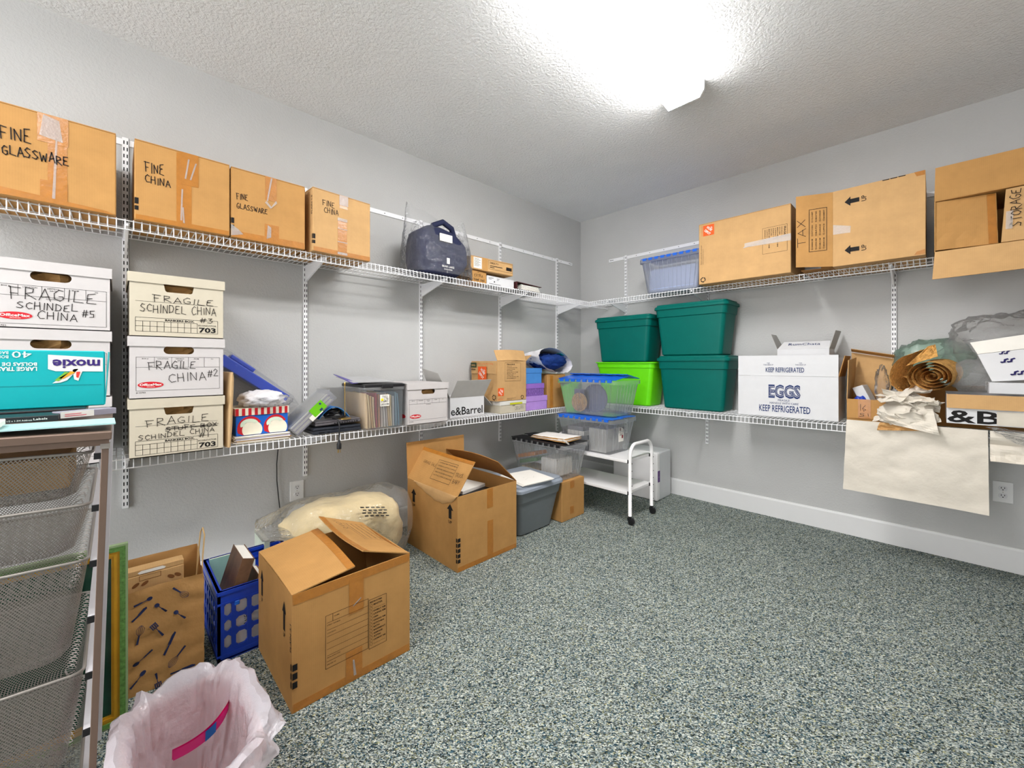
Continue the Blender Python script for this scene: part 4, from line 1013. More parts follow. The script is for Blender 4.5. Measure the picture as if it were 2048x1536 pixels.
# egg carton box
eg = thing('egg_case', 'white egg case printed EGGS KEEP REFRIGERATED', 'box', (1.676, -0.298, ZB), 0)
we, de, he = 0.596, 0.285, 0.436
open_walls(we, de, 0.290, 0.004).build('body', M_WHITEBOX, eg)
MB().sheet((0, 0.001, 0.2915), (we, 0.001, 0.2915), (we, 0.003, he), (0, 0.003, he), 0.004).build('flap', M_WHITEBOX, eg)
MB().sheet((we, 0.004, 0.2915), (we, de, 0.2915), (we + 0.03, de - 0.01, 0.43), (we + 0.03, 0.02, 0.43), 0.004).build('flap', M_CARD, eg)
MB().sheet((we, de, 0.2915), (0, de, 0.2915), (0, de - 0.006, 0.42), (we, de - 0.006, 0.42), 0.004).build('flap', M_WHITEBOX, eg)
d = front(0, 0, 0, 0.0014)
d.text('EGGS', 0.295, 0.140, 0.088, 0.192, 0.050, align='C'); d.text('FRAGILE', 0.293, 0.112, 0.015, 0.070, 0.0, align='C'); d.text('HANDLE WITH CARE', 0.293, 0.091, 0.015, 0.172, 0.0, align='C'); d.text('KEEP REFRIGERATED', 0.293, 0.036, 0.048, 0.306, 0.012, align='C')
d.build('lettering', M_BLUEINK, eg)
d = front(0, 0, 0, 0.0022); d.text('EGGS', 0.295, 0.147, 0.074, 0.186, 0.006, align='C'); d.build('inner_lettering', M_WHITEBOX, eg)
d = front(0, 0, 0, 0.0028); d.text('EGGS', 0.295, 0.148, 0.072, 0.184, -0.012, align='C'); d.build('lettering', M_BLUEINK, eg)
d = Decal((0, -0.0012, 0), (1, 0, 0), (0, 0, 1), 0.0014); d.text('KEEP REFRIGERATED', 0.297, 0.318, 0.034, 0.230, 0.012, align='C')
for x in (0.198, 0.391): d.text('TOP', x, 0.378, 0.008, 0.018, 0.0, align='C'); d.text('THIS SIDE UP', x, 0.366, 0.008, 0.062, 0.0, align='C')
d.build('lettering', M_BLUEINK, eg)
rc = thing('spirits_box', 'white bottle box with two raised end flaps, inside the egg case', 'box', (1.915, -0.235, ZB + 0.0045), 0)
wr, dr_, hr = 0.300, 0.205, 0.475
open_walls(wr, dr_, hr, 0.003).build('body', M_WHITEBOX, rc)
MB().sheet((0, 0, hr), (wr, 0, hr), (wr - 0.003, 0.075, hr + 0.055), (0.025, 0.085, hr + 0.055), 0.003).build('flap', M_WHITEBOX, rc)
MB().sheet((0, dr_, hr), (0, 0.0, hr), (-0.052, 0.05, hr + 0.115), (-0.052, dr_ - 0.01, hr + 0.115), 0.003).build('flap', M_GRAYBOARD, rc)
MB().sheet((wr, 0.0, hr), (wr, dr_, hr), (wr + 0.038, dr_ - 0.01, hr + 0.125), (wr + 0.026, 0.05, hr + 0.125), 0.003).build('flap', M_GRAYBOARD, rc)
d = Decal((0, -0.0006, hr), (1, 0, 0), (0, 0.80, 0.58), 0.0026); d.text('RumChata', 0.060, 0.045, 0.030, 0.185, 0.0); d.build('lettering', M_BLUEINK, rc)

# open brown carton with blue things
oc = thing('open_brown_box', 'open brown carton with raised flaps, right of the egg case', 'box', (2.318, -0.325, ZB), 0)
wo, do, ho = 0.185, 0.27, 0.155
open_walls(wo, do, ho, 0.004).build('body', M_CARD, oc)
MB().sheet((wo, do, ho), (0, do, ho), (-0.01, do + 0.03, 0.455), (0.21, do + 0.03, 0.41), 0.004, 4, 6, lambda s, q: -0.02 * math.sin(PI * q)).build('flap', M_CARD2, oc)
MB().sheet((0.21, do + 0.012, 0.415), (-0.008, do + 0.012, 0.462), (-0.006, do - 0.03, 0.478), (0.212, do - 0.03, 0.432), 0.004).build('flap_edge', M_CARD, oc)
MB().sheet((0, do, ho), (0, 0, ho), (0.004, 0.03, 0.40), (0.020, do - 0.02, 0.42), 0.004).build('flap', M_CARD2, oc)
MB().sheet((0.0, -0.003, 0.035), (wo, -0.003, 0.035), (wo, -0.003, ho), (0.0, -0.003, ho), 0.003).build('front_panel', M_CARD, oc)
strip(oc, (0.055, -0.0055, 0.035), (0.115, -0.0055, 0.035), (0.115, -0.0055, ho), (0.055, -0.0055, ho))
d = Decal((0, -0.0064, 0), (1, 0, 0), (0, 0, 1), 0.0006); d.hand('16', 0.060, 0.085, 0.04, 0.045, 0.0020, 0, 50); d.hand('51', 0.062, 0.05, 0.018, 0.05, 0.0020, 0, 51); d.build('handwriting', M_INK, oc)
o_ = MB().box((-0.028, -0.05, 0), (0.028, 0.05, 0.17)).build('white_carton', M_WHITEBOX, bevel=0.002); o_.location = (2.435, -0.19, ZB + 0.075); o_.rotation_euler = (R(0), R(-24), R(-10))
tag(o_, 'slim white and blue package leaning inside the open brown carton', 'package')
d = Decal((-0.028, 0, 0), (0, -1, 0), (0, 0, 1), 0.001); d.rect(-0.049, 0.002, 0.049, 0.168); d.build('blue_side', M_BLUE, o_)
o_ = MB(); blob(o_, (0, 0, 0.05), (0.045, 0.05, 0.05), 0.9, 0.2, 3, 20, 12); o_ = o_.build('blue_pouch', M_BLUE, smooth=True); o_.location = (2.378, -0.215, ZB + 0.02)
o_.scale = (1, 1, 1.5); tag(o_, 'shiny blue pouch inside the open brown carton', 'pouch')
o_ = MB(); blob(o_, (0, 0, 0.11), (0.030, 0.035, 0.11), 1.0, 0.35, 3, 26, 18, 4, kind='ridge'); o_ = o_.build('film_wrap', M_BAG, smooth=True); o_.location = (2.480, -0.265, ZB + 0.13)
tag(o_, 'twist of clear film sticking out of the open brown carton', 'plastic film')

# kraft paper roll
M_HONEY = mat('perforated_kraft_paper', rgb(206, 156, 88), 0.7, 0.2, var=0.28, vscale=70, bump=(80, 0.9), bdist=0.010)
kr = thing('kraft_paper_roll', 'loose roll of honeycomb kraft packing paper showing its spiral end', 'paper roll', (2.690, -0.405, 1.115), 0)
def spiral(s, q):
    a = s * 2 * PI * 4.6; r_ = 0.012 + 0.084 * s + 0.004 * nz(s * 12, q * 3)
    dx = 0.05 * q + 0.008 * nz(s * 9, q * 4, 3)
    return (r_ * math.cos(a) + dx, 0.21 * q + 0.010 * nz(s * 14, 2.0), r_ * math.sin(a) * 0.92 + 0.02 * q)
mb = MB(); mb.grid(spiral, 130, 10); mb.build('spiral', M_HONEY, kr)
def fold(s, q):
    a = PI * (1.25 - 1.0 * s); r_ = 0.055 + 0.03 * s
    return (-0.115 + r_ * math.cos(a) * 0.75 + 0.09 * q - 0.02 * s, 0.02 + 0.19 * q, -0.032 + r_ * math.sin(a) + 0.095 * s ** 2 + 0.05 * q * s + 0.008 * nz(s * 10, q * 8))
mb = MB(); mb.grid(fold, 24, 10); mb.grid(lambda s, q: (-0.115 + 0.045 * math.cos(2 * PI * s) * 0.8 + 0.08 * q, 0.02 + 0.2 * q, -0.045 + 0.045 * math.sin(2 * PI * s) + 0.006 * nz(s * 9, q * 5)), 24, 6, closed_u=True); mb.build('outer_wrap', M_HONEY, kr)
mb = MB(); mb.sheet((-0.10, 0.06, 0.06), (0.03, 0.10, 0.115), (0.02, 0.14, 0.185), (-0.01, 0.12, 0.175), 0.003, 8, 6, lambda s, q: 0.010 * nz(s * 6, q * 6)); mb.build('loose_end', M_HONEY, kr)

# box under the roll on the shelf (printed & Bar), bubble wrap, white boxes, film
cb = thing('open_gift_box', 'long open white box with black lettering, brown inner flap turned out', 'box', (2.752, -0.455, ZB + 0.060), 0)
open_walls(0.50, 0.36, 0.155, 0.003).build('body', M_WHITEBOX, cb)
MB().sheet((0, -0.002, 0.155), (0.50, -0.002, 0.155), (0.50, -0.012, 0.082), (0.0, -0.012, 0.082), 0.003).build('flap', M_CARD2, cb)
d = front(0, 0, 0, 0.0012); d.text('&Barrel', 0.003, 0.008, 0.066, 0.480, 0.02); d.build('lettering', M_INK, cb)
MB().sheet((0.175, -0.0035, 0.004), (0.29, -0.0035, 0.004), (0.29, -0.0035, 0.075), (0.175, -0.0035, 0.075), 0.0008).build('tape', mat('beige_tape', rgb(206, 198, 184)), cb)
def slogo(d, x, y, s):
    for k in range(2):
        ox = x + k * s * 0.75
        d.line([(ox, y), (ox + s * 0.35, y + s * 0.05), (ox + s * 0.55, y + s * 0.5), (ox + s * 0.9, y + s * 0.62)], s * 0.24)
        d.ellipse(ox + s * 0.05, y + s * 0.05, s * 0.2, s * 0.14, 12)
M_DEEP = mat('indigo_print', rgb(34, 26, 92))
s1_ = thing('white_gift_box', 'white box with indigo emblems propped open on the lettered box', 'box', (2.905, -0.400, ZB + 0.222), 0)
MB().box((0, 0, 0), (0.30, 0.24, 0.058)).build('tray', M_WHITEBOX, s1_, bevel=0.002)
lidq = ((0.012, 0.03, 0.062), (0.33, 0.03, 0.095), (0.33, 0.10, 0.262), (-0.035, 0.10, 0.205))
MB().sheet(*lidq, 0.006).build('lid', M_WHITEBOX, s1_)
MB().sheet((-0.035, 0.10, 0.208), (0.33, 0.10, 0.266), (0.33, 0.115, 0.345), (-0.062, 0.115, 0.272), 0.004).build('lid_edge', M_PAPER, s1_)
A_, B_, D__ = Vector(lidq[0]), Vector(lidq[1]), Vector(lidq[3]); d = Decal(A_, B_ - A_, (D__ - A_), 0.0085)
slogo(d, 0.065, 0.105, 0.030); slogo(d, 0.075, 0.030, 0.030); slogo(d, 0.20, 0.085, 0.030); slogo(d, 0.075, 0.155, 0.022); d.build('emblem', M_DEEP, s1_)
bw = thing('bubble_wrap', 'crumpled bubble wrap between the kraft roll and white box', 'bubble wrap', (2.862, -0.262, ZB + 0.2195), 0)
M_BUB = clear('bubble_film', (248, 249, 250), 0.22, 0.2, (150.0, 1.0), 0.25)
mb = MB(); blob(mb, (0.0, 0.02, 0.085), (0.088, 0.095, 0.088), 0.9, 0.22, 2.6, 34, 20, 11, kind='ridge', floor=0.001); mb.build('film', M_BUB, bw, smooth=True)
gbag = thing('green_plastic_bag', 'pale green plastic bag bunched behind the kraft roll', 'plastic bag', (2.70, -0.13, ZB + 0.25), 0)
M_GBAG = clear('pale_green_film', (206, 238, 222), 0.16, 0.15, (30.0, 0.8), 0.25)
mb = MB(); blob(mb, (0.0, 0.01, 0.145), (0.155, 0.075, 0.115), 0.9, 0.3, 2.8, 34, 20, 21, kind='ridge', floor=0.001); mb.build('film', M_GBAG, gbag, smooth=True)
hb_ = carton('plain brown carton behind the kraft roll and white boxes', (2.60, -0.092, ZB), 0, 0.80, 0.085, 0.247, m=M_CARD3)
cbag = thing('clear_film_bag', 'large clear plastic bag heaped behind the white emblem box', 'plastic bag', (2.94, -0.13, ZB + 0.25), 0)
mb = MB(); blob(mb, (0.03, 0.0, 0.24), (0.20, 0.105, 0.15), 0.9, 0.35, 2.2, 40, 24, 31, kind='ridge', floor=0.001); mb.tube([(-0.12, 0, 0.24), (-0.17, -0.01, 0.21), (-0.21, -0.01, 0.19), (-0.235, -0.01, 0.185)], [0.06, 0.03, 0.016, 0.012], 10)
mb.build('film', clear('smoky_bag_film', (240, 239, 238), 0.10, 0.10, (26.0, 0.9), 0.28, 0.015), cbag, smooth=True)

# packing paper: crumpled on the shelf edge, and a big sheet hanging down
def crumple(name, label, pts, amp, nu, nv, seed, m=None, cat='packing paper', t=0.0015, fr=3.5, group=None):
    mb = MB(); mb.sheet(*pts, t, nu, nv, lambda s, q: amp * (ridge(s * fr + seed, q * fr, seed) + 0.5 * ridge(s * fr * 2.4, q * fr * 2.4 + seed, 1.7)))
    o = mb.build(name, m or M_PACKING, smooth=True, angle=35); return tag(o, label, cat, group)
crumple('packing_paper', 'wide sheet of off-white packing paper hanging down from the back shelf', [(2.33, -0.452, 0.845), (2.898, -0.456, 0.845), (2.903, -0.452, 0.406), (2.313, -0.455, 0.416)], 0.009, 40, 30, 2.0, fr=2.2)
cp = thing('crumpled_packing_paper', 'crumpled off-white packing paper heaped on the shelf edge below the kraft roll', 'packing paper', (2.60, -0.40, ZB), 0)
rn = random.Random(12)
mb = MB(); blob(mb, (-0.005, -0.010, 0.080), (0.115, 0.060, 0.080), 0.9, 0.22, 1.7, 30, 22, 41, kind='ridge', floor=0.001); mb.build('paper_core', M_PACKING, cp, smooth=True, angle=25)
for k in range(9):
    cx_, cy_, cz_ = rn.uniform(-0.055, 0.05), -0.015 + rn.uniform(-0.02, 0.02), 0.045 + 0.017 * k
    M = Matrix.Translation((cx_, cy_, cz_)) @ Matrix.Rotation(rn.uniform(-0.6, 0.6), 4, 'Z') @ Matrix.Rotation(rn.uniform(-0.55, 0.75), 4, 'X') @ Matrix.Rotation(rn.uniform(-0.45, 0.45), 4, 'Y')
    a_, b_ = rn.uniform(0.090, 0.125), rn.uniform(0.055, 0.072); mb = MB()
    mb.sheet((-a_, -b_, 0), (a_, -b_ * 0.8, 0), (a_ * 0.9, b_, 0), (-a_ * 0.85, b_ * 0.9, 0), 0.0014, 12, 9, lambda s, q: 0.026 * ridge(s * 2.1 + k * 3.1, q * 1.6, k * 1.7) + 0.012 * ridge(s * 4.2, q * 3.6 + k, 2.0), M=M)
    mb.v = [(x, y, max(z, 0.002)) for x, y, z in mb.v]; mb.build('paper_fold', M_PACKING, cp)
mb = MB(); mb.sheet((-0.13, -0.05, 0.11), (0.10, -0.062, 0.13), (0.125, -0.10, -0.005), (-0.06, -0.075, 0.03), 0.0015, 16, 12, lambda s, q: 0.020 * ridge(s * 2.5, q * 2.5, 4) - 0.01); mb.build('loose_corner', M_PACKING, cp)
mb = MB(); mb.sheet((-0.12, -0.055, 0.035), (0.02, -0.068, 0.03), (0.06, -0.072, 0.006), (-0.13, -0.065, -0.012), 0.0015, 12, 6, lambda s, q: 0.012 * ridge(s * 3, q * 3, 9)); mb.build('kraft_edge', M_KRAFT, cp)
cp2 = thing('crumpled_packing_paper', 'crumpled packing paper drooping off the shelf at the right edge of the picture', 'packing paper', (2.99, -0.46, 0.84), 0)
mb = MB(); mb.sheet((-0.085, 0.0, 0.006), (0.22, 0.0, 0.006), (0.22, -0.03, -0.14), (-0.085, -0.03, -0.145), 0.0015, 18, 14, lambda s, q: 0.030 * ridge(s * 3, q * 2.4, 6) * (0.3 + q) + 0.02 * math.sin(PI * q)); mb.build('paper', M_PACKING, cp2)
mb = MB(); mb.sheet((-0.10, -0.02, 0.030), (0.22, -0.02, 0.012), (0.22, -0.055, -0.10), (0.0, -0.050, -0.04), 0.001, 18, 12, lambda s, q: 0.022 * ridge(s * 4, q * 3, 16)); mb.build('clear_film', M_BAG, cp2)

# ================================================================== upper shelf, back wall
def ribbed_tote(label, loc, rotz, w, d, h, m, lidm, lidstyle, name='clear_tote', group='clear plastic totes'):
    """attached-lid crate: tapered clear walls with ribs, a deep rim with finger cut-outs and a two-leaf lid"""
    t = thing(name, label, 'storage bin', loc, rotz, group)
    cx, cy = w / 2, d / 2; k = 0.84; rh = 0.030
    W0, D0, W1, D1 = (w - 0.03) * k, (d - 0.03) * k, w - 0.03, d - 0.03
    MB().loft([rring(W0 - 0.01, D0 - 0.01, 0.02, 0.0, 4, cx, cy), rring(W0, D0, 0.022, 0.006, 4, cx, cy), rring(W1, D1, 0.024, h - rh, 4, cx, cy)], True, False).build('bin', m, t, smooth=True, angle=30)
    MB().loft([rring(W1, D1, 0.024, h - rh, 4, cx, cy), rring(w, d, 0.03, h - rh, 4, cx, cy), rring(w, d, 0.03, h, 4, cx, cy), rring(w - 0.012, d - 0.012, 0.026, h, 4, cx, cy)], False, False).build('rim', m, t, smooth=True, angle=30)
    rb = MB()
    def wall(u, z, side):
        kk = z / (h - rh); W = W0 + (W1 - W0) * kk; D = D0 + (D1 - D0) * kk
        if side == 'f': return (cx + (u - 0.5) * W * 0.86, cy - D / 2 - 0.002, z)
        if side == 'r': return (cx + W / 2 + 0.002, cy + (u - 0.5) * D * 0.8, z)
        return (cx - W / 2 - 0.002, cy + (u - 0.5) * D * 0.8, z)
    for side, n in (('f', 11), ('r', 6), ('l', 6)):
        for i in range(n + 1): u = i / n; rb.tube([wall(u, 0.02, side), wall(u, h - rh, side)], 0.0022, 4)
    for i in range(9): u = (i + 0.5) / 9; x = cx + (u - 0.5) * (w - 0.06); rb.tube([(x, -0.002, h - rh + 0.004), (x, 0.006, h - rh - 0.028)], 0.0030, 4)
    rb.build('ribs', m, t)
    # lid leaves with interlocking fingers
    def leaf(y0, y1, z0, z1, sgn):
        mb = MB(); n = 10
        mb.sheet((0.012, y0, h + z0), (w - 0.012, y0, h + z0), (w - 0.012, y1, h + z1), (0.012, y1, h + z1), 0.005)
        for i in range(n):
            if i % 2 == (0 if sgn > 0 else 1):
                a = 0.02 + (w - 0.04) * i / n; b = 0.02 + (w - 0.04) * (i + 0.9) / n
                mb.sheet((a, y1, h + z1), (b, y1, h + z1), (b, y1 + sgn * 0.020, h + z1 - 0.002), (a, y1 + sgn * 0.020, h + z1 - 0.002), 0.005)
        return mb.build('lid_leaf', lidm, t)
    if lidstyle == 'closed': leaf(0.012, cy - 0.012, 0.006, 0.004, 1); leaf(d - 0.012, cy + 0.012, 0.006, 0.010, -1)
    elif lidstyle == 'ajar': leaf(0.012, cy + 0.01, 0.008, 0.036, 1); leaf(d - 0.012, cy - 0.02, 0.012, 0.050, -1)
    cw = (w - 0.06) / 9 * 0.6; me = None
    for i in range(9):
        x0 = 0.03 + (w - 0.06) * (i + 0.15) / 9
        if me is None:
            o = MB().box((0, -0.003, h - 0.014), (cw, 0.013, h + 0.007)).build('lid_clip', lidm, t); me = o.data; o.location.x = x0
        else: part('lid_clip', me, t, (x0, 0, 0))
    return t
ribbed_tote('clear plastic tote with blue lid clips at the left end of the upper back shelf', (0.893, -0.362, ZU), 0, 0.545, 0.345, 0.300, clear('frosted_tote_plastic', (232, 236, 244), 0.30, 0.3, (24.0, 0.12), 0.2), M_BLUELID, 'closed')

o_ = MB().box((0, 0, 0), (0.42, 0.26, 0.20)).build('gray_blue_bundle', mat('gray_blue_fabric', rgb(150, 160, 186), 0.8, 0.1, var=0.1), bevel=0.03, seg=3); o_.location = (0.965, -0.325, ZU + 0.008); tag(o_, 'gray-blue bundle inside the clear tote on the upper back shelf', 'bundle')
hu = carton('large tan cardboard box with orange logo on the upper back shelf', (1.441, -0.442, ZU), 0, 0.600, 0.415, 0.462, m=M_CARD2)
depot_logo(hu, lambda e: front(0, 0, 0, e), 0.033, 0.365, 0.080)
d = front(0, 0, 0, 0.001); d.text('homedepot.com', 0.026, 0.368, 0.007, 0.074, rot=90); d.build('orange_print', M_ORANGE, hu)
d = front(0, 0, 0, 0.001); d.text('This box is made from 100% recycled paper', 0.022, 0.15, 0.008, 0.15, rot=90); d.text('www.homedepotmoving.com', 0.034, 0.15, 0.006, 0.12, rot=90); d.recycle(0.032, 0.034, 0.016, 0.006)
d.frame(0.433, 0.152, 0.579, 0.330, 0.0014); d.text('FRAGILE', 0.560, 0.318, 0.012, 0.07, 0.02, rot=-90)
for k in range(9): d.text(('DINING ROOM', 'KITCHEN', 'BEDROOM', 'OFFICE')[k % 4], 0.545 - k * 0.0125, 0.318, 0.007, (0.10, 0.07, 0.13, 0.05)[(k * 3) % 4], 0.01, rot=-90)
d.build('printed_panel', M_INK, hu)
for q in (((0.32, 0.222), (0.600, 0.215), (0.600, 0.262), (0.32, 0.252)), ((0.31, 0.218), (0.45, 0.235), (0.45, 0.243), (0.315, 0.226)), ((0.44, 0.232), (0.60, 0.250), (0.60, 0.258), (0.44, 0.240))):
    strip(hu, *[(x, -0.0018, z) for x, z in q], M_CTAPE, 'clear_tape')

tx = thing('moving_box', 'cardboard box lying on its side with UP arrows and an open TAX flap', 'box', (2.262, -0.440, ZU), 0)
wt, dt, ht = 0.410, 0.420, 0.470
mb = MB(); th = 0.004
mb.box((0, 0, 0), (wt, dt, th)); mb.box((0, 0, ht - th), (wt, dt, ht)); mb.box((0, 0, th), (wt, th, ht - th)); mb.box((0, dt - th, th), (wt, dt, ht - th)); mb.box((wt - th, th, th), (wt, dt - th, ht - th))
mb.build('body', M_CARD2, tx)
MB().sheet((0, 0.0, 0.002), (0, 0.0, ht - 0.002), (-0.185, -0.045, ht + 0.010), (-0.185, -0.045, 0.020), 0.004).build('flap', M_CARD, tx)
MB().sheet((0, dt, 0.002), (0, dt, ht), (-0.12, dt - 0.03, ht), (-0.12, dt - 0.03, 0.002), 0.004).build('flap', M_CARD3, tx)
MB().sheet((0, 0.03, 0.002), (0, dt - 0.03, 0.002), (-0.17, dt - 0.03, 0.006), (-0.17, 0.03, 0.006), 0.004).build('flap', M_CARD3, tx)
MB().sheet((0, 0.03, ht - 0.004), (0, dt - 0.04, ht - 0.004), (-0.14, dt - 0.04, ht - 0.14), (-0.14, 0.03, ht - 0.14), 0.004).build('flap', M_CARD3, tx)
d = front(0, 0, 0, 0.001)
for z in (0.372, 0.075):
    d = front(0, 0, 0, 0.001); d.arrow(0.128, z + 0.016, 0.070, 0.046, rot=90); d.text('UP', 0.160, z, 0.024, 0.034, 0.012, rot=90); d.build('printed_arrow', M_INK, tx)
for k in range(3): d = front(0, 0, 0, 0.001); d.rect(0.232 + k * 0.034, ht - 0.006, 0.262 + k * 0.034, ht - 0.001); d.build('edge_mark', M_INK, tx)
strip(tx, (0.002, -0.0012, 0.200), (0.085, -0.0012, 0.196), (0.088, -0.0012, 0.236), (0.002, -0.0012, 0.262), M_CTAPE, 'clear_tape')
for q in (((0.375, ht - 0.025), (0.408, ht - 0.025), (0.408, ht), (0.365, ht)), ((0.375, 0.022), (0.408, 0.03), (0.408, 0.004), (0.365, 0.004))): strip(tx, *[(x, -0.0012, z) for x, z in q])
A_ = Vector((-0.185, -0.045, 0.0)); d = Decal(A_ , Vector((0.185, 0.045, 0.0)), (0, 0, 1), 0.0032)
d.hand('TAX', 0.050, 0.150, 0.042, 0.19, 0.0030, 90, 60, 0.02); d.frame(0.070, 0.110, 0.160, 0.380, 0.0028)
rows = ('DINING RM', 'LIVING RM', 'FAMILY RM', 'BEDROOM', 'KITCHEN', 'BATH', 'GARAGE', 'OFFICE', 'CLOSET', 'MASTER', 'STORAGE', 'BASEMENT')
for c in range(3):
    for r_ in range(4):
        x = 0.088 + r_ * 0.020; z = 0.122 + c * 0.088; d.frame(x - 0.006, z, x + 0.001, z + 0.009, 0.0014); d.text(rows[c * 4 + r_], x + 0.001, z + 0.014, 0.007, 0.055, 0.012, rot=90)
d.build('printed_panel', M_INK, tx)

# open storage carton at the right end, its mouth to the room
st = thing('open_storage_box', 'cardboard box lying with its open mouth to the room, top and bottom flaps out', 'box', (2.706, -0.452, ZU), 0)
ws, ds, hs = 0.48, 0.42, 0.282
mb = MB(); mb.box((0, 0, 0), (ws, ds, th)); mb.box((0, 0, hs - th), (ws, ds, hs)); mb.box((0, 0, th), (th, ds, hs - th)); mb.box((ws - th, 0, th), (ws, ds, hs - th)); mb.box((th, ds - th, th), (ws - th, ds, hs - th)); mb.build('body', M_CARD, st)
MB().sheet((0, 0, hs), (ws, 0, hs), (ws, -0.045, hs + 0.165), (0.004, -0.045, hs + 0.165), 0.004).build('flap', M_CARD, st)
MB().sheet((0.002, -0.001, 0.002), (ws, -0.001, 0.002), (ws, -0.030, -0.138), (-0.008, -0.030, -0.150), 0.004).build('flap', M_CARD2, st)
MB().sheet((0.004, 0.006, 0.012), (0.228, 0.030, 0.010), (0.222, 0.045, hs - 0.008), (0.004, 0.008, hs - 0.006), 0.004, 6, 6, lambda s, q: 0.004 * nz(s * 5, q * 5)).build('inner_flap', M_CARD, st)
MB().sheet((ws - 0.004, 0.008, 0.008), (0.236, 0.008, 0.008), (0.252, 0.012, hs - 0.008), (ws - 0.004, 0.008, hs - 0.008), 0.004).build('inner_flap', M_CARD2, st)
strip(st, (0.196, 0.021, 0.012), (0.225, 0.026, 0.012), (0.219, 0.040, hs - 0.01), (0.190, 0.034, hs - 0.01))
d = Decal((0.0, 0.006, 0), (1, 0, 0), (0, 0, 1), 0.0032); d.hand('STORAGE', 0.300, 0.080, 0.034, 0.19, 0.0030, 90, 61, 0.03); d.frame(0.312, 0.06, 0.42, 0.262, 0.003); d.build('handwriting', M_MARK, st)
strip(st, (0.250, 0.002, 0.07), (0.272, 0.002, 0.07), (0.276, 0.004, 0.16), (0.252, 0.004, 0.16), M_CTAPE, 'clear_tape')

# ================================================================== floor, by the left wall
def flap(t, hinge_a, hinge_b, free_b, free_a, m, bend=0.0, name='flap', nu=6, nv=6):
    return MB().sheet(hinge_a, hinge_b, free_b, free_a, 0.004, nu, nv, lambda s, q: bend * math.sin(PI * s)).build(name, m, t)
def flap_tape(t, ha, hb, fb, fa, bend, q0, side):
    """tape along the free edge of a bent flap, on its upper face"""
    ha, hb, fb, fa = [Vector(p) for p in (ha, hb, fb, fa)]
    a, b = ha.lerp(fa, q0), hb.lerp(fb, q0)
    return MB().sheet(a, b, fb, fa, 0.0007, 8, 1, lambda s, q: bend * math.sin(PI * s) + side * 0.0027).build('tape', M_TAPE, t)
def room_panel(d, x0, z0, w, h, k):
    """black address form of a moving carton"""
    d.frame(x0, z0, x0 + w, z0 + h, k)
    for z in (0.86, 0.72, 0.60, 0.48, 0.36, 0.24, 0.13): d.line([(x0 + w * 0.03, z0 + h * z), (x0 + w, z0 + h * z)], k * 0.8)
    d.line([(x0 + w * 0.16, z0 + h * 0.86), (x0 + w * 0.16, z0 + h)], k)
    for z, s, L in ((0.93, 'NAME', 0.12), (0.80, 'STREET ADDRESS', 0.3), (0.65, 'CONTENTS', 0.2), (0.19, 'SPECIAL INSTRUCTIONS', 0.3), (0.06, 'DELIVER TO', 0.2)): d.text(s, x0 + w * (0.19 if z > 0.9 else 0.03), z0 + h * z, h * 0.022, w * L, 0.01)
ROOMS = ('BEDROOM#', 'MASTER', '', 'FAMILY RM', 'LIVING RM', 'DEN', 'DINING RM', 'KITCHEN', 'BATH', 'BASEMENT', 'GARAGE', 'ATTIC', 'LAUNDRY RM', '')
def room_list(d, x0, z0, w, h, k):
    d.frame(x0, z0, x0 + w, z0 + h, k); n = len(ROOMS)
    for i, s in enumerate(ROOMS):
        z = z0 + h * (0.93 - i * 0.066)
        if i: 
            pts = [(x0 + w * 0.13 + w * 0.07 * math.cos(2 * PI * j / 10), z + h * 0.014 + w * 0.07 * math.sin(2 * PI * j / 10)) for j in range(11)]; d.line(pts, k * 0.6)
        if s: d.text(s, x0 + w * (0.06 if i == 0 else 0.26), z, h * 0.032, w * min(0.68, 0.085 * len(s)), 0.025)
        else: d.line([(x0 + w * 0.26, z), (x0 + w * 0.92, z)], k * 0.6)
def checks(d, o, ex, ey, nx, ny, k):
    """rows of tick boxes with room names inside a frame, on an oblique flap"""
    d.frame(o[0], o[1], o[0] + ex, o[1] + ey, k)
    for i in range(nx):
        for j in range(ny):
            x = o[0] + ex * (0.06 + 0.93 * i / nx); y = o[1] + ey * (0.86 - 0.82 * j / ny)
            d.frame(x, y, x + ey * 0.05, y + ey * 0.05, k * 0.5); d.text(('LIVING', 'DINING', 'BEDROOM', 'BATH', 'ATTIC', 'GARAGE', 'DEN', 'OFFICE')[(i * 3 + j) % 8], x + ey * 0.08, y, ey * 0.055, ex * 0.74 / nx, 0.02)

c1 = thing('moving_carton', 'nearest open cardboard carton on the carpet, with room check list on its front', 'box', (1.190, -3.246, 0.0005), 90)
w, dp, h = 0.448, 0.448, 0.402
open_walls(w, dp, h, 0.004).build('body', M_CARD, c1)
flap(c1, (0, 0, h), (0, dp, h), (0.236, dp, h + 0.032), (0.218, 0.0, h + 0.024), M_CARD, -0.010)
flap(c1, (w, dp, h), (w, 0, h), (0.248, 0.0, h + 0.072), (0.240, dp, h + 0.085), M_CARD, 0.012)
flap(c1, (0.006, dp - 0.006, h), (w - 0.006, dp - 0.006, h), (w - 0.006, dp - 0.05, h - 0.20), (0.006, dp - 0.05, h - 0.20), M_CARD3)
flap(c1, (w - 0.006, 0.008, h - 0.004), (0.006, 0.008, h - 0.004), (0.006, 0.03, h - 0.20), (w - 0.006, 0.03, h - 0.20), M_CARD3)
flap_tape(c1, (0, 0, h), (0, dp, h), (0.236, dp, h + 0.032), (0.218, 0.0, h + 0.024), -0.010, 0.87, -1)
flap_tape(c1, (w, dp, h), (w, 0, h), (0.248, 0.0, h + 0.072), (0.240, dp, h + 0.085), 0.012, 0.88, -1)
strip(c1, (0.004, -0.0008, h - 0.035), (w - 0.004, -0.0008, h - 0.030), (w - 0.002, -0.0008, h), (0.002, -0.0008, h))
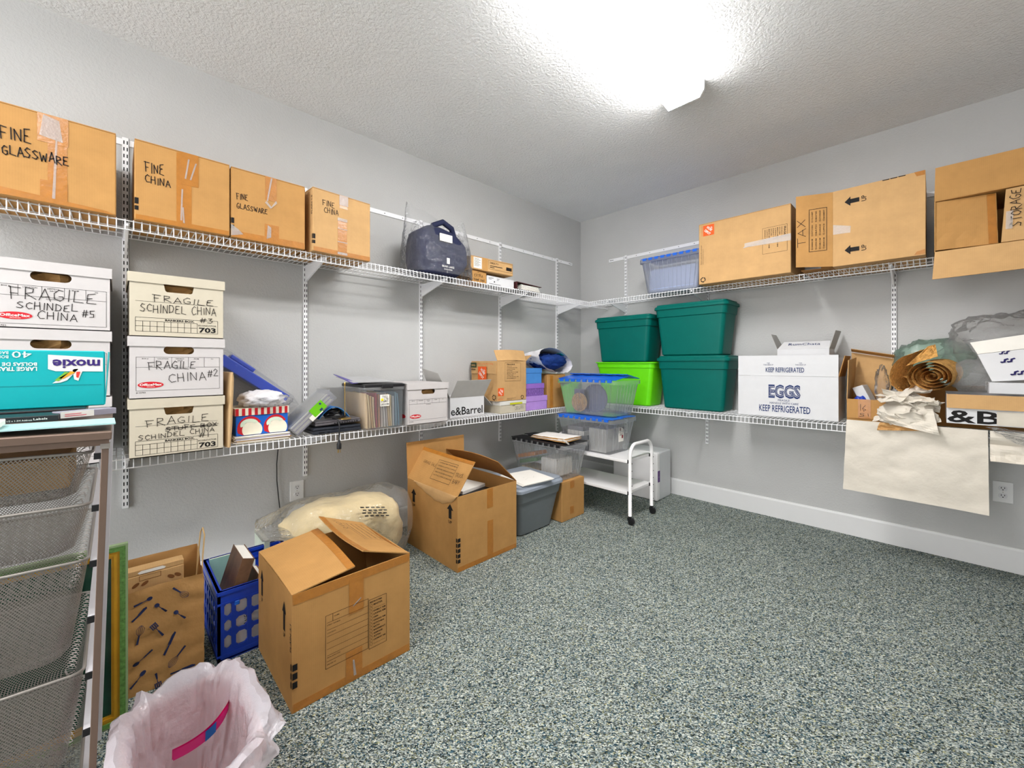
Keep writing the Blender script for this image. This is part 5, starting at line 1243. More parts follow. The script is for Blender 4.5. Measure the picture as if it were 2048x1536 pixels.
strip(c1, (0.004, -0.0008, 0.002), (w - 0.004, -0.0008, 0.002), (w - 0.004, -0.0008, 0.030), (0.004, -0.0008, 0.030))
for a_ in ((0.195, 0.255, 0.250, 0.385), (0.183, 0.012, 0.245, 0.117)): tape_front(c1, *a_, y=-0.0016)
strip(c1, (0.21, -0.0026, 0.28), (0.24, -0.0026, 0.30), (0.24, -0.0026, 0.304), (0.21, -0.0026, 0.284), M_CTAPE, 'clear_tape'); strip(c1, (0.212, -0.0026, 0.02), (0.222, -0.0026, 0.02), (0.214, -0.0026, 0.08), (0.208, -0.0026, 0.08), M_CTAPE, 'clear_tape')
d = front(0, 0, 0, 0.0026); room_panel(d, 0.110, 0.096, 0.158, 0.190, 0.0014); room_list(d, 0.271, 0.090, 0.072, 0.188, 0.0014)
for k in range(3): d.rect(0.001, 0.084 + k * 0.030, 0.017, 0.106 + k * 0.030)
d.build('printed_form', M_INK, c1)
d = left(w, dp, h)
d.text('PLAIN 3.1', dp - 0.006, 0.205, 0.013, 0.095, 0.02, rot=90)
for k in range(3): d.rect(dp - 0.012, 0.084 + k * 0.030, dp - 0.0005, 0.106 + k * 0.030)
for x in (0.06, dp - 0.085): d.arrow(x, 0.245, 0.105, 0.036); d.text('UP', x, 0.222, 0.016, 0.022, 0.01, rot=0, align='C')
d.build('printed_arrow', M_INK, c1)
A_ = Vector((w, 0, h)); d = Decal((w - 0.002, 0, h + 0.001), (0, 1, 0), Vector((-0.205, 0, 0.078)), 0.0165)
checks(d, (0.10, 0.045), 0.23, 0.115, 4, 4, 0.0016); d.hand('CRAFT BOX', 0.08, 0.017, 0.020, 0.22, 0.0020, 0, 70); d.hand('RANDY', 0.24, 0.165, 0.026, 0.13, 0.0020, 4, 71); d.build('handwriting', M_MARK, c1)

c2 = thing('moving_carton', 'open cardboard carton with raised flaps, between the first carton and the gray bin', 'box', (0.822, -2.281, 0.0005), 90)
w, dp, h = 0.471, 0.552, 0.430
open_walls(w, dp, h, 0.004).build('body', M_CARD, c2)
flap(c2, (0, 0, h), (0, dp, h), (0.125, dp, h + 0.190), (0.130, 0, h + 0.178), M_CARD, 0.012)
flap(c2, (w, dp, h), (w, 0, h), (0.312, 0.0, h + 0.148), (0.305, dp, h + 0.15), M_CARD3, -0.02)
flap(c2, (0, dp, h), (w, dp, h), (w - 0.01, dp - 0.005, h + 0.232), (-0.012, dp - 0.005, h + 0.236), M_CARD)
flap(c2, (w - 0.006, 0.008, h - 0.004), (0.006, 0.008, h - 0.004), (0.006, 0.05, h - 0.20), (w - 0.006, 0.05, h - 0.20), M_CARD3)
def hang(s, q): return 0.0
mb = MB(); n = 16; vs = []
for i in range(n + 1):
    y = 0.002 + 0.46 * i / n; dz = 0.085 * math.sin(PI * min(1, i / n * 1.08)) ** 0.8 * (1 - 0.5 * i / n) + 0.004 * (i % 3)
    vs += [(-0.003, y, h + 0.003), (-0.012 - 0.01 * math.sin(PI * i / n), y, h - dz * 0.6), (-0.0035, y, h - dz)]
mb.add(vs, [(i * 3 + j, i * 3 + j + 1, i * 3 + j + 4, i * 3 + j + 3) for i in range(n) for j in range(2)]); mb.build('torn_edge', M_CARD2, c2, smooth=True)
flap_tape(c2, (0, 0, h), (0, dp, h), (0.125, dp, h + 0.190), (0.130, 0, h + 0.178), 0.012, 0.90, -1)
tape_front(c2, 0.221, 0.312, 0.268, h - 0.002); tape_front(c2, 0.224, 0.004, 0.270, 0.235)
strip(c2, (0.004, -0.0012, 0.002), (w - 0.004, -0.0012, 0.002), (w - 0.004, -0.0012, 0.028), (0.004, -0.0012, 0.028))
d = front(0, 0, 0, 0.0018)
for k in range(5): d.rect(0.001, 0.052 + k * 0.030, 0.020, 0.073 + k * 0.030)
d.build('corner_mark', M_INK, c2)
d = left(w, dp, h)
for x in (0.08, dp - 0.07): d.arrow(x, 0.290, 0.085, 0.050); d.text('UP', x, 0.262, 0.018, 0.034, 0.012, align='C')
for k in range(5): d.rect(dp - 0.012, 0.052 + k * 0.030, dp - 0.0005, 0.073 + k * 0.030)
d.build('printed_arrow', M_INK, c2)
d = Decal((0.0, dp, h), (0, -1, 0), Vector((0.128, 0, 0.183)), 0.0165); checks(d, (0.25, 0.045), 0.20, 0.125, 3, 5, 0.0022); d.hand('TRUCK', 0.465, 0.10, 0.024, 0.075, 0.0022, 5, 72); d.hand('BABY', 0.47, 0.060, 0.024, 0.065, 0.0022, 5, 73); d.hand('GARAGE SALE', 0.10, 0.125, 0.018, 0.15, 0.0018, -2, 74); d.build('handwriting', M_MARK, c2)
o_ = MB().box((0, 0, 0), (0.26, 0.20, 0.035)).build('storage_case', M_BLACK, bevel=0.004); o_.location = (0.72, -2.15, 0.335); o_.rotation_euler = (0, 0, R(97)); tag(o_, 'flat black case inside the open carton next to the gray bin', 'case')
o_ = MB().box((0, 0, 0), (0.22, 0.17, 0.022)).build('paper_pad', M_PAPER, bevel=0.002); o_.location = (0.66, -2.12, 0.3705); o_.rotation_euler = (0, 0, R(100)); tag(o_, 'white pad on the black case inside the open carton', 'pad')
o_ = MB().box((0, 0, 0), (0.36, 0.46, 0.33)).build('packing_carton', M_CARD3, bevel=0.004); o_.location = (0.80, -2.22, 0.0048); o_.rotation_euler = (0, 0, R(90)); tag(o_, 'smaller brown carton packed inside the open carton next to the gray bin', 'box')

# plastic bag with a rolled blanket, against the wall
bl = thing('rolled_blanket', 'cream rolled blanket inside the clear bag on the floor by the wall', 'blanket', (0.30, -2.68, 0.0005), 90)
M_BLANKET = mat('cream_blanket', rgb(214, 194, 152), 0.85, 0.1, var=0.12, vscale=9, bump=(18, 0.5), bdist=0.015)
mb = MB(); blob(mb, (-0.035, 0, 0.20), (0.335, 0.195, 0.200), 0.66, 0.09, 2.5, 44, 24, 51, floor=0.0005); mb.build('roll', M_BLANKET, bl, smooth=True)
cb_ = thing('clear_blanket_bag', 'clear plastic bag around the rolled blanket, bunched at its left end', 'plastic bag', (0.30, -2.68, 0.0005), 90)
def bbag(s, q):
    a = 2 * PI * s; x = -0.47 + 0.80 * q
    k = 1.0 if q > 0.25 else 0.35 + 2.6 * q
    if q > 0.9: k *= 1 - (q - 0.9) * 3.2
    rr = 0.212 * k * (1 + 0.10 * ridge(math.cos(a) * 2.2, math.sin(a) * 2.2, q * 5))
    zz = 0.205 + (0.10 * (0.25 - q) * 4 if q < 0.25 else 0) + 0.09 * max(0, (q - 0.82)) * 2 
    p = Vector((x, rr * math.copysign(abs(math.cos(a)) ** 0.8, math.cos(a)), zz + rr * math.copysign(abs(math.sin(a)) ** 0.8, math.sin(a))))
    p.z = max(p.z, 0.0004 if q > 0.2 else 0.302); p.y = max(-0.30, min(0.26, p.y))
    return p
mb = MB(); mb.grid(bbag, 48, 30, closed_u=True); mb.build('film', clear('blanket_bag_film', (250, 250, 248), 0.08, 0.08, (22.0, 0.8), 0.22, 0.014), cb_, smooth=True)
d = Decal((-0.05, -0.195, 0.30), (0.95, 0.1, -0.25), (0, 0.72, 0.7), 0.06)
for j in range(4):
    for i in range(5): d.rect(0.02 + i * 0.034 + (j % 2) * 0.01, 0.07 - j * 0.018, 0.044 + i * 0.034 + (j % 2) * 0.008, 0.0775 - j * 0.018)
d.build('printed_text', M_INK, cb_)

# blue milk crate with books
cr = thing('milk_crate', 'blue plastic milk crate on the carpet beside the nearest carton', 'crate', (0.733, -3.385, 0.0005), 90)
CW, CD, CH = 0.325, 0.380, 0.280
def lattice(o, r, w, h, nx, nz_, t=0.010):
    """one crate wall: solid rims, a lattice of bars with cut corners"""
    mb = MB(); o = Vector(o); r = Vector(r); n = r.cross(Vector((0, 0, 1)))
    M = Matrix((( r.x, n.x, 0, o.x), (r.y, n.y, 0, o.y), (0, 0, 1, o.z), (0, 0, 0, 1)))
    z0, z1 = 0.045, h - 0.052
    mb.box((0, -t, 0.0), (w, 0, z0), M); mb.box((0, -t, z1), (w, 0, h), M); mb.box((0, -t - 0.006, h - 0.014), (w, 0.004, h), M); mb.box((0, -t - 0.004, 0.02), (w, 0.002, 0.028), M); mb.box((0, -t - 0.004, z1 - 0.002), (w, 0.002, z1 + 0.006), M)
    for i in range(nx + 1):
        x = w * i / nx; b = 0.022 if i in (0, nx) else 0.0075
        mb.box((max(0, x - b), -t, z0), (min(w, x + b), 0, z1), M)
    for j in range(1, nz_): z = z0 + (z1 - z0) * j / nz_; mb.box((0.001, -t + 0.0012, z - 0.0075), (w - 0.001, -0.0012, z + 0.0075), M)
    c = 0.010
    for i in range(nx):
        for j in range(nz_):
            xa, xb = w * i / nx + (0.022 if i == 0 else 0.0075), w * (i + 1) / nx - (0.022 if i == nx - 1 else 0.0075)
            za, zb = z0 + (z1 - z0) * j / nz_ + (0 if j == 0 else 0.0075), z0 + (z1 - z0) * (j + 1) / nz_ - (0 if j == nz_ - 1 else 0.0075)
            for (x, z, sx, sz) in ((xa, za, 1, 1), (xb, za, -1, 1), (xa, zb, 1, -1), (xb, zb, -1, -1)):
                tri = [(x, z), (x + sx * c, z), (x, z + sz * c)]
                if sx * sz < 0: tri = tri[::-1]
                mb.loft([[(p[0], -0.001, p[1]) for p in tri], [(p[0], -t + 0.001, p[1]) for p in tri]], M=M)
    return mb
lattice((0, 0, 0), (1, 0, 0), CW, CH, 6, 3).build('side_wall', M_BLUE, cr); lattice((CW, CD, 0), (-1, 0, 0), CW, CH, 6, 3).build('side_wall', M_BLUE, cr)
lattice((0, CD, 0), (0, -1, 0), CD, CH, 7, 3).build('side_wall', M_BLUE, cr); lattice((CW, 0, 0), (0, 1, 0), CD, CH, 7, 3).build('side_wall', M_BLUE, cr)
mb = MB().box((0.0, 0.0, 0.004), (CW, CD, 0.010)); mb.build('bottom', M_BLUE, cr)
MB().box((0.055, -0.0145, 0.215), (0.072, -0.0100, 0.232)).build('rivet', M_BLUELID, cr, bevel=0.002)
def book(label, w, d_, h, m, loc, rot, group='books in the milk crate'):
    """spine toward -Y, pages on the other three sides"""
    t = thing('book', label, 'book', loc, 0, group); t.rotation_euler = rot; c = 0.0022
    MB().box((0, 0, 0), (c, d_, h)).build('cover', m, t); MB().box((w - c, 0, 0), (w, d_, h)).build('cover', m, t); MB().box((c, 0, 0), (w - c, c, h)).build('spine', m, t)
    MB().box((c, c, 0.003), (w - c, d_ - 0.004, h - 0.003)).build('pages', M_PAPER, t)
    return t
MB_BROWN = mat('brown_cover', rgb(112, 82, 60), 0.5, 0.3, var=0.25, vscale=20); MB_TEAL = mat('teal_cover', rgb(140, 178, 170), 0.5, 0.3)
book('thick brown book leaning highest in the blue crate', 0.046, 0.19, 0.245, MB_BROWN, (0.680, -3.362, 0.135), (0, R(17), R(90)))
book('pale teal book standing at the back of the blue crate', 0.150, 0.020, 0.245, MB_TEAL, (0.395, -3.365, 0.045), (0, 0, R(90)))
for k, (c_, nm) in enumerate((((150, 104, 70), 'tan'), ((196, 176, 140), 'cream'), ((96, 66, 52), 'dark brown'))):
    book('small %s paperback leaning in the row behind the carton edge' % nm, 0.020, 0.12, 0.185, mat('paperback_%d' % k, rgb(*c_), 0.5), (0.640, -3.275 + k * 0.030, 0.085), (0, R(16), R(90)))
book('teal and cream hardback standing against the far crate wall', 0.024, 0.20, 0.255, mat('cream_teal_cover', rgb(196, 206, 190), 0.5), (0.375, -3.140, 0.045), (0, 0, R(90)))
sp = MB().box((0, 0, 0), (0.29, 0.0015, 0.20)).build('paper_folder', M_PAPER); sp.location = (0.712, -3.368, 0.016); sp.rotation_euler = (0, 0, R(90)); tag(sp, 'white paper folder showing through the front lattice of the blue crate', 'folder')
d = Decal((0, 0, 0), (1, 0, 0), (0, 0, 1), 0.001); d.hand('ANEK', 0.094, 0.090, 0.018, 0.060, 0.0018, 90, 75); d.build('handwriting', M_INK, sp)

# kraft grocery bag with printed utensils
kb = thing('paper_bag', 'brown paper bag printed with dark blue kitchen utensils', 'paper bag', (0.722, -3.688, 0.0005), 90)
BW, BD, BH = 0.262, 0.205, 0.372
def bagw(s, q):
    per = [(0, 0), (BW / 2, 0.012 * q), (BW, 0), (BW, BD), (BW / 2, BD), (0, BD)]
    L = [0, .14, .28, .50, .64, .78, 1.0]; a = (s % 1.0)
    for i in range(6):
        if a <= L[i + 1] + 1e-9:
            f_ = (a - L[i]) / (L[i + 1] - L[i]); p, r_ = per[i], per[(i + 1) % 6]; x, y = p[0] + (r_[0] - p[0]) * f_, p[1] + (r_[1] - p[1]) * f_; break
    hh = BH * q
    if q > 0.99 and y > BD * 0.5: hh += 0.050
    elif y > BD * 0.5: hh += 0.050 * q
    x += 0.004 * nz(x * 14, q * 8, y * 14); y += (0.007 * nz(x * 12, q * 9, 3.0) + 0.003 * ridge(x * 20, q * 16, 1.0)) * (1 if y < BD * 0.5 else 0.6)
    return (x, y, hh)
mb = MB(); mb.grid(bagw, 50, 24, closed_u=True); mb.box((0.006, 0.014, 0.001), (BW - 0.006, BD - 0.010, 0.004)); mb.build('body', mat('kraft_bag_paper', rgb(182, 138, 84), 0.5, 0.35, var=0.07, vscale=8, bump=(26, 0.35), bdist=0.006), kb, smooth=True, angle=35)
MB().tube([(BW - 0.012, BD * 0.52, 0.33), (BW - 0.006, BD * 0.50, 0.43), (BW + 0.000, BD * 0.47, 0.505), (BW + 0.006, BD * 0.45, 0.522), (BW + 0.012, BD * 0.44, 0.49), (BW + 0.006, BD * 0.42, 0.41), (BW + 0.003, BD * 0.40, 0.35)], 0.0028, 6).build('handle', mat('kraft_twine', rgb(206, 172, 120), 0.7), kb, smooth=True)
M_UT = mat('navy_utensil_print', rgb(34, 44, 84), 0.5, 0.3)
def utensil(d, kind, x0, z0, x1, z1):
    """utensil drawn from handle end (x0,z0) to head end (x1,z1)"""
    dx, dz = x1 - x0, z1 - z0; L = math.hypot(dx, dz); ux_, uz_ = dx / L, dz / L; px, pz = -uz_, ux_
    def P(a, b): return (x0 + ux_ * a * L + px * b, z0 + uz_ * a * L + pz * b)
    d.poly([P(0, -.0035), P(.46, -.0022), P(.46, .0022), P(0, .0035)]); ang = math.atan2(dz, dx); d.eps += 0.0005
    if kind == 'spoon': d.line([P(.45, 0), P(.72, 0)], .0024); d.ellipse(*P(.85, 0), L * .16, .0070, 16, ang)
    elif kind == 'knife': d.poly([P(.44, -.0035), P(.95, -.003), P(1.0, .003), P(.85, .0065), P(.44, .0045)])
    elif kind == 'whisk':
        for b in (-.009, -.0045, 0, .0045, .009): d.line([P(.44, 0), P(.62, b), P(.82, b * 1.25), P(.97, b * .5), P(1.0, 0)], .0011)
    elif kind == 'spatula':
        d.line([P(.45, 0), P(.72, 0)], .0022)
        for b in (-.008, -.0027, .0027, .008): d.line([P(.70, b), P(1.0, b)], .0030)
        d.line([P(.71, -.009), P(.71, .009)], .0026); d.line([P(.99, -.009), P(.99, .009)], .0026)
    d.eps -= 0.0005
for kind, *c in (('whisk', 0.168, 0.346, 0.212, 0.300), ('spoon', 0.060, 0.320, 0.110, 0.334), ('knife', 0.055, 0.268, 0.096, 0.305), ('spoon', 0.150, 0.266, 0.118, 0.304), ('spoon', 0.204, 0.222, 0.172, 0.258), ('whisk', 0.068, 0.180, 0.080, 0.246), ('spatula', 0.140, 0.182, 0.110, 0.235), ('knife', 0.142, 0.108, 0.176, 0.182), ('whisk', 0.204, 0.116, 0.156, 0.058), ('spoon', 0.110, 0.145, 0.058, 0.110), ('spoon', 0.050, 0.036, 0.090, 0.082), ('spatula', 0.119, 0.056, 0.127, 0.002), ('knife', 0.16, 0.030, 0.235, 0.028), ('whisk', 0.018, 0.20, 0.03, 0.27), ('spoon', 0.02, 0.06, 0.03, 0.14)):
    d = Decal((0, -0.0035, 0), (1, 0, 0), (0, 0, 1), 0.0022); utensil(d, kind, *c)
    nv = []
    for p in d.mb.v:
        q_ = min(1, p[2] / BH); x_ = p[0]; base = 0.012 * q_ * (1 - abs(x_ - BW / 2) / (BW / 2)); nv.append((p[0], base + (0.007 * nz(x_ * 12, q_ * 9, 3.0) + 0.003 * ridge(x_ * 20, q_ * 16, 1.0)) - 0.0022 + p[1] * 0.15, p[2]))
    d.mb.v = nv; d.build('printed_utensil', M_UT, kb)
ib = thing('handled_carton', 'kraft carton with a cut-out handle standing inside the paper bag', 'box', (0.672, -3.672, 0.0050), 90)
MB().box((0, 0, 0), (0.188, 0.085, 0.405)).build('body', M_CARD2, ib, bevel=0.003); MB().box((0.0, 0.001, 0.4052), (0.188, 0.05, 0.425)).build('handle_strip', M_CARD2, ib, bevel=0.002)
d = Decal((0, 0.001, 0), (1, 0, 0), (0, 0, 1), 0.0012); d.poly([(0.06, 0.409), (0.13, 0.409), (0.135, 0.4145), (0.125, 0.420), (0.065, 0.420), (0.055, 0.4145)]); d.build('handle_slot', M_WPRINT, ib)
d = front(0, 0, 0); d.frame(0.06, 0.385, 0.12, 0.402, 0.0015)
for x in (0.05, 0.075, 0.15, 0.17): d.ellipse(x, 0.372, 0.012, 0.006, 12, 0.6 if x < .1 else -.6)
d.build('side_print', mat('brown_print', rgb(120, 76, 40)), ib)

# leaning picture frame
pf = thing('picture_frame', 'green and gold picture frame standing between the drawer unit and the paper bag', 'picture frame', (0.842, -4.060, 0.001), 90)
pf.rotation_euler = (R(-1.2), 0, R(90))
FW, FH = 0.415, 0.588
M_FGREEN = mat('mottled_green_frame', rgb(92, 136, 66), 0.45, 0.4, var=0.45, vscale=90); M_GOLD = mat('gold_frame', rgb(206, 156, 36), 0.35, 0.5, metal=0.35, var=0.12)
def ring_frame(a, b, y0, y1, name, m):
    mb = MB(); mb.box((a, y0, a), (FW - a, y1, b)); mb.box((a, y0, FH - b), (FW - a, y1, FH - a)); mb.box((a, y0, b), (b, y1, FH - b)); mb.box((FW - b, y0, b), (FW - a, y1, FH - b)); return mb.build(name, m, pf)
ring_frame(0.0, 0.006, 0.004, 0.024, 'outer_edge', mat('pale_green_frame', rgb(150, 172, 130), 0.5)); ring_frame(0.006, 0.020, 0.0, 0.022, 'green_band', M_FGREEN)
ring_frame(0.020, 0.027, 0.004, 0.020, 'gold_band', M_GOLD); ring_frame(0.027, 0.034, 0.002, 0.020, 'gold_band', M_GOLD); ring_frame(0.034, 0.040, 0.006, 0.020, 'gold_band', M_GOLD)
MB().box((0.0402, 0.012, 0.0402), (FW - 0.0402, 0.018, FH - 0.0402)).build('picture', mat('dark_green_picture', rgb(14, 62, 44), 0.15, 0.6, var=0.4, vscale=7), pf)

# wire mesh drawer unit
def mesh_mat():
    N = NT('perforated_steel_mesh'); v = N.n('TexCoord').outputs['Object']; s = N.n('SeparateXYZ'); N.l(v, s.inputs[0])
    def m(op, a, b=None):
        nd = N.n('Math', operation=op)
        for i, q in enumerate((a, b)):
            if q is None: continue
            if isinstance(q, (int, float)): nd.inputs[i].default_value = q
            else: N.l(q, nd.inputs[i])
        return nd.outputs[0]
    xy = m('ADD', s.outputs[0], s.outputs[1]); K = 1 / 0.0062
    a = m('FRACT', m('MULTIPLY', m('ADD', xy, m('MULTIPLY', s.outputs[2], 0.8)), K)); b = m('FRACT', m('MULTIPLY', m('SUBTRACT', xy, m('MULTIPLY', s.outputs[2], 0.8)), K))
    hole = m('MULTIPLY', m('GREATER_THAN', a, 0.30), m('GREATER_THAN', b, 0.30))
    p = N.n('BsdfPrincipled'); p.inputs['Base Color'].default_value = rgb(150, 144, 138); p.inputs['Metallic'].default_value = 0.55; p.inputs['Roughness'].default_value = 0.42
    tr = N.n('BsdfTransparent'); mx = N.n('MixShader'); N.l(hole, mx.inputs[0]); N.l(p.outputs[0], mx.inputs[1]); N.l(tr.outputs[0], mx.inputs[2]); N.l(mx.outputs[0], N.out.inputs[0]); return N.m
M_MESH = mesh_mat(); M_POST = mat('taupe_metal', rgb(118, 98, 86), 0.45, 0.4, metal=0.3, var=0.03); M_RUN = mat('light_gray_metal', rgb(196, 194, 198), 0.4, 0.5, var=0.02)
LEAN = 1.6
du = thing('mesh_drawer_unit', 'metal drawer unit with wire mesh baskets at the left edge of the picture', 'drawer unit', (1.357, -4.120, 0.0125), 90); du.rotation_euler = (0, R(LEAN), R(90))
UW, UD, UH = 0.406, 0.50, 1.030
for x in (0.0, UW - 0.0125):
    MB().box((x, 0, 0), (x + 0.0125, 0.016, UH - 0.040)).build('front_post', M_POST, du, bevel=0.001)
    MB().box((x - 0.010, UD - 0.018, 0), (x + 0.020, UD, UH - 0.020)).build('rear_post', M_RUN, du, bevel=0.001)
    MB().box((x - 0.002, -0.002, UH - 0.040), (x + 0.0145, 0.018, UH - 0.028)).build('corner_joint', M_STEEL, du)
MB().box((-0.004, -0.006, UH - 0.019), (UW + 0.004, UD, UH)).build('top_frame', M_POST, du, bevel=0.002)
MB().box((0, 0.0, UH - 0.032), (UW, 0.014, UH - 0.0195)).build('front_rail', M_POST, du)
RUN_Z = [0.982, 0.862, 0.734, 0.606, 0.478, 0.350, 0.222, 0.094]
for z in RUN_Z:
    for x, s in ((0.0127, 1), (UW - 0.0127, -1)):
        a_, b_ = sorted((x, x + s * 0.012)); MB().box((a_, 0.010, z - 0.013), (b_, UD - 0.02, z - 0.009)).build('runner', M_RUN, du)
        MB().box((a_, 0.004, z - 0.016), (b_, 0.010, z - 0.002)).build('runner_cap', M_BLACK, du)
for z, hh in ((0.982, 0.105), (0.862, 0.112), (0.734, 0.225), (0.478, 0.225), (0.222, 0.18)):
    cx, cy = UW / 2, UD / 2; w1, d1 = UW - 0.054, UD - 0.03
    rings = [rring(w1, d1, 0.02, z, 4, cx, cy), rring(w1 * 0.93, d1 * 0.97, 0.03, z - hh * 0.5, 4, cx, cy), rring(w1 * 0.86, d1 * 0.94, 0.035, z - hh * 0.93, 4, cx, cy), rring(w1 * 0.78, d1 * 0.90, 0.03, z - hh, 4, cx, cy)]
    bk_ = MB().loft(rings, False, True).build('basket', M_MESH, du, smooth=True, angle=50)
    MB().tube(rring(w1, d1, 0.02, z, 4, cx, cy), 0.0035, 6, closed=True).build('basket_rim', M_STEEL, bk_, smooth=True)
    MB().box((0.0268, cy - d1 / 2 + 0.05, z - 0.004), (0.031, cy + d1 / 2 - 0.05, z + 0.004)).build('side_lip', M_STEEL, bk_)
# things in the top basket
o_ = MB().box((0, 0, 0), (0.20, 0.25, 0.075)).build('tan_box', M_CARD2, bevel=0.003); o_.location = (1.25, -3.955, 0.890); o_.rotation_euler = (0, 0, R(90)); tag(o_, 'tan box lying in the top mesh basket', 'box')

# on top of the drawer unit
TZ = UH + 0.0125 + 0.012
tb = thing('trash_bag_box', 'turquoise carton of trash bags lying upside down on the drawer unit', 'box', (0.990, -3.996, 1.0665), 90)
tw, td, thh = 0.298, 0.085, 0.160
M_TURQ = mat('turquoise_carton', rgb(0, 170, 176), 0.4, 0.4, var=0.02)
MB().box((0, 0, 0), (tw, td, thh)).build('body', M_TURQ, tb, bevel=0.0025)
MB().sheet((tw, 0.002, 0.002), (tw, td - 0.002, 0.004), (tw + 0.010, td - 0.004, thh - 0.004), (tw + 0.008, 0.002, thh - 0.002), 0.002).build('end_flap', M_TURQ, tb)
d = front(0, 0, 0); d.line([(0, 0.062), (tw - 0.008, 0.062)], 0.0012); d.build('fold_line', mat('dark_turquoise', rgb(0, 120, 126)), tb)
# lettering stands on its head: mirrored in both directions
d = Decal((tw, 0, thh), (-1, 0, 0), (0, 0, -1), 0.0012)
d.poly([(0.004, 0.020), (0.112, 0.012), (0.112, 0.052), (0.098, 0.058), (0.004, 0.060)]); d.eps = 0.0016; d.poly([(0.052, 0.050), (0.060, 0.050), (0.104, 0.092), (0.088, 0.090), (0.076, 0.084)]); d.poly([(0.044, 0.052), (0.066, 0.052), (0.062, 0.082), (0.054, 0.086)]); d.build('white_panel', M_WPRINT, tb)
d = Decal((tw, 0, thh), (-1, 0, 0), (0, 0, -1), 0.0024); d.text('moxie', 0.010, 0.026, 0.026, 0.094, 0.03); d.build('lettering', mat('violet_print', rgb(54, 34, 110)), tb)
for pts, col in (([(0.060, 0.062), (0.068, 0.058), (0.092, 0.078), (0.084, 0.080)], (232, 160, 40)), ([(0.050, 0.060), (0.058, 0.060), (0.058, 0.076), (0.054, 0.078)], (214, 60, 50)), ([(0.072, 0.062), (0.080, 0.060), (0.100, 0.084), (0.092, 0.086)], (120, 180, 60))):
    d = Decal((tw, 0, thh), (-1, 0, 0), (0, 0, -1), 0.0026); d.poly(pts); d.build('colour_ray', mat('ray_%d' % col[0], rgb(*col)), tb)
d = Decal((tw, 0, thh), (-1, 0, 0), (0, 0, -1), 0.0014); d.text('40', 0.142, 0.004, 0.018, 0.034, 0.0); d.text('BAGS', 0.182, 0.004, 0.008, 0.022); d.text('BOLSAS', 0.182, 0.015, 0.008, 0.032); d.text('LARGE TRASH BAGS', 0.132, 0.046, 0.011, 0.110, 0.02); d.text('BOLSAS DE BASURA', 0.132, 0.034, 0.009, 0.110, 0.02); d.build('lettering', M_WPRINT, tb)
o_ = MB().box((0, 0, 0), (0.24, 0.17, 0.0135)).build('notebook', M_BLACK, bevel=0.002); o_.location = (1.055, -3.975, 1.0520); o_.rotation_euler = (0, 0, R(90)); tag(o_, 'black notebook under the turquoise carton on the drawer unit', 'notebook')
lb = thing('label_package', 'thin black and orange package of labels on the drawer unit', 'package', (1.225, -4.02, 1.0515), 92)
MB().box((0, 0, 0), (0.245, 0.10, 0.013)).build('body', M_BLACK, lb, bevel=0.001); d = front(0, 0, 0); d.rect(0.0, 0.001, 0.15, 0.012); d.build('orange_print', mat('amber_print', rgb(236, 156, 20)), lb)
d = front(0, 0, 0, 0.0018); d.text('Labels', 0.205, 0.004, 0.005, 0.022, 0.01); d.text('1/2 x 1-3/4 Address', 0.165, 0.003, 0.004, 0.038); d.build('lettering', M_WPRINT, lb)
ph = thing('narrow_box', 'narrow gray and white carton lying aslant on the drawer unit', 'box', (1.178, -3.775, 1.0515), 118)
MB().box((0, 0, 0), (0.115, 0.035, 0.016)).build('body', mat('lilac_gray_box', rgb(150, 146, 160), 0.5), ph, bevel=0.001); d = front(0, 0, 0); d.rect(0, 0.0, 0.066, 0.016); d.build('white_end', M_WPRINT, ph); d = front(0, 0, 0, 0.0018); d.rect(0.008, 0.004, 0.05, 0.006); d.rect(0.008, 0.0085, 0.04, 0.0105); d.build('pink_print', mat('pink_ink', rgb(226, 120, 130)), ph)
o_ = MB().sheet((0, 0, 0), (0.40, 0, 0), (0.40, 0.13, 0), (0, 0.13, 0), 0.003).build('teal_folder', mat('pale_teal_folder', rgb(178, 222, 222), 0.3, 0.5), None); o_.location = (1.352, -4.075, 1.0502); o_.rotation_euler = (0, R(0.5), R(91)); tag(o_, 'pale teal glossy folder at the front edge of the drawer unit', 'folder')
o_ = MB().box((0, 0, 0), (0.16, 0.09, 0.012)).build('white_pad', M_PAPER, bevel=0.001); o_.location = (1.345, -4.01, 1.0535); o_.rotation_euler = (0, 0, R(92)); tag(o_, 'white paper pad on the teal folder at the left edge', 'pad')
MB().box((0.0, -0.001, 0.002), (0.155, 0.0, 0.010)).build('page_edge', M_CREAM, o_)

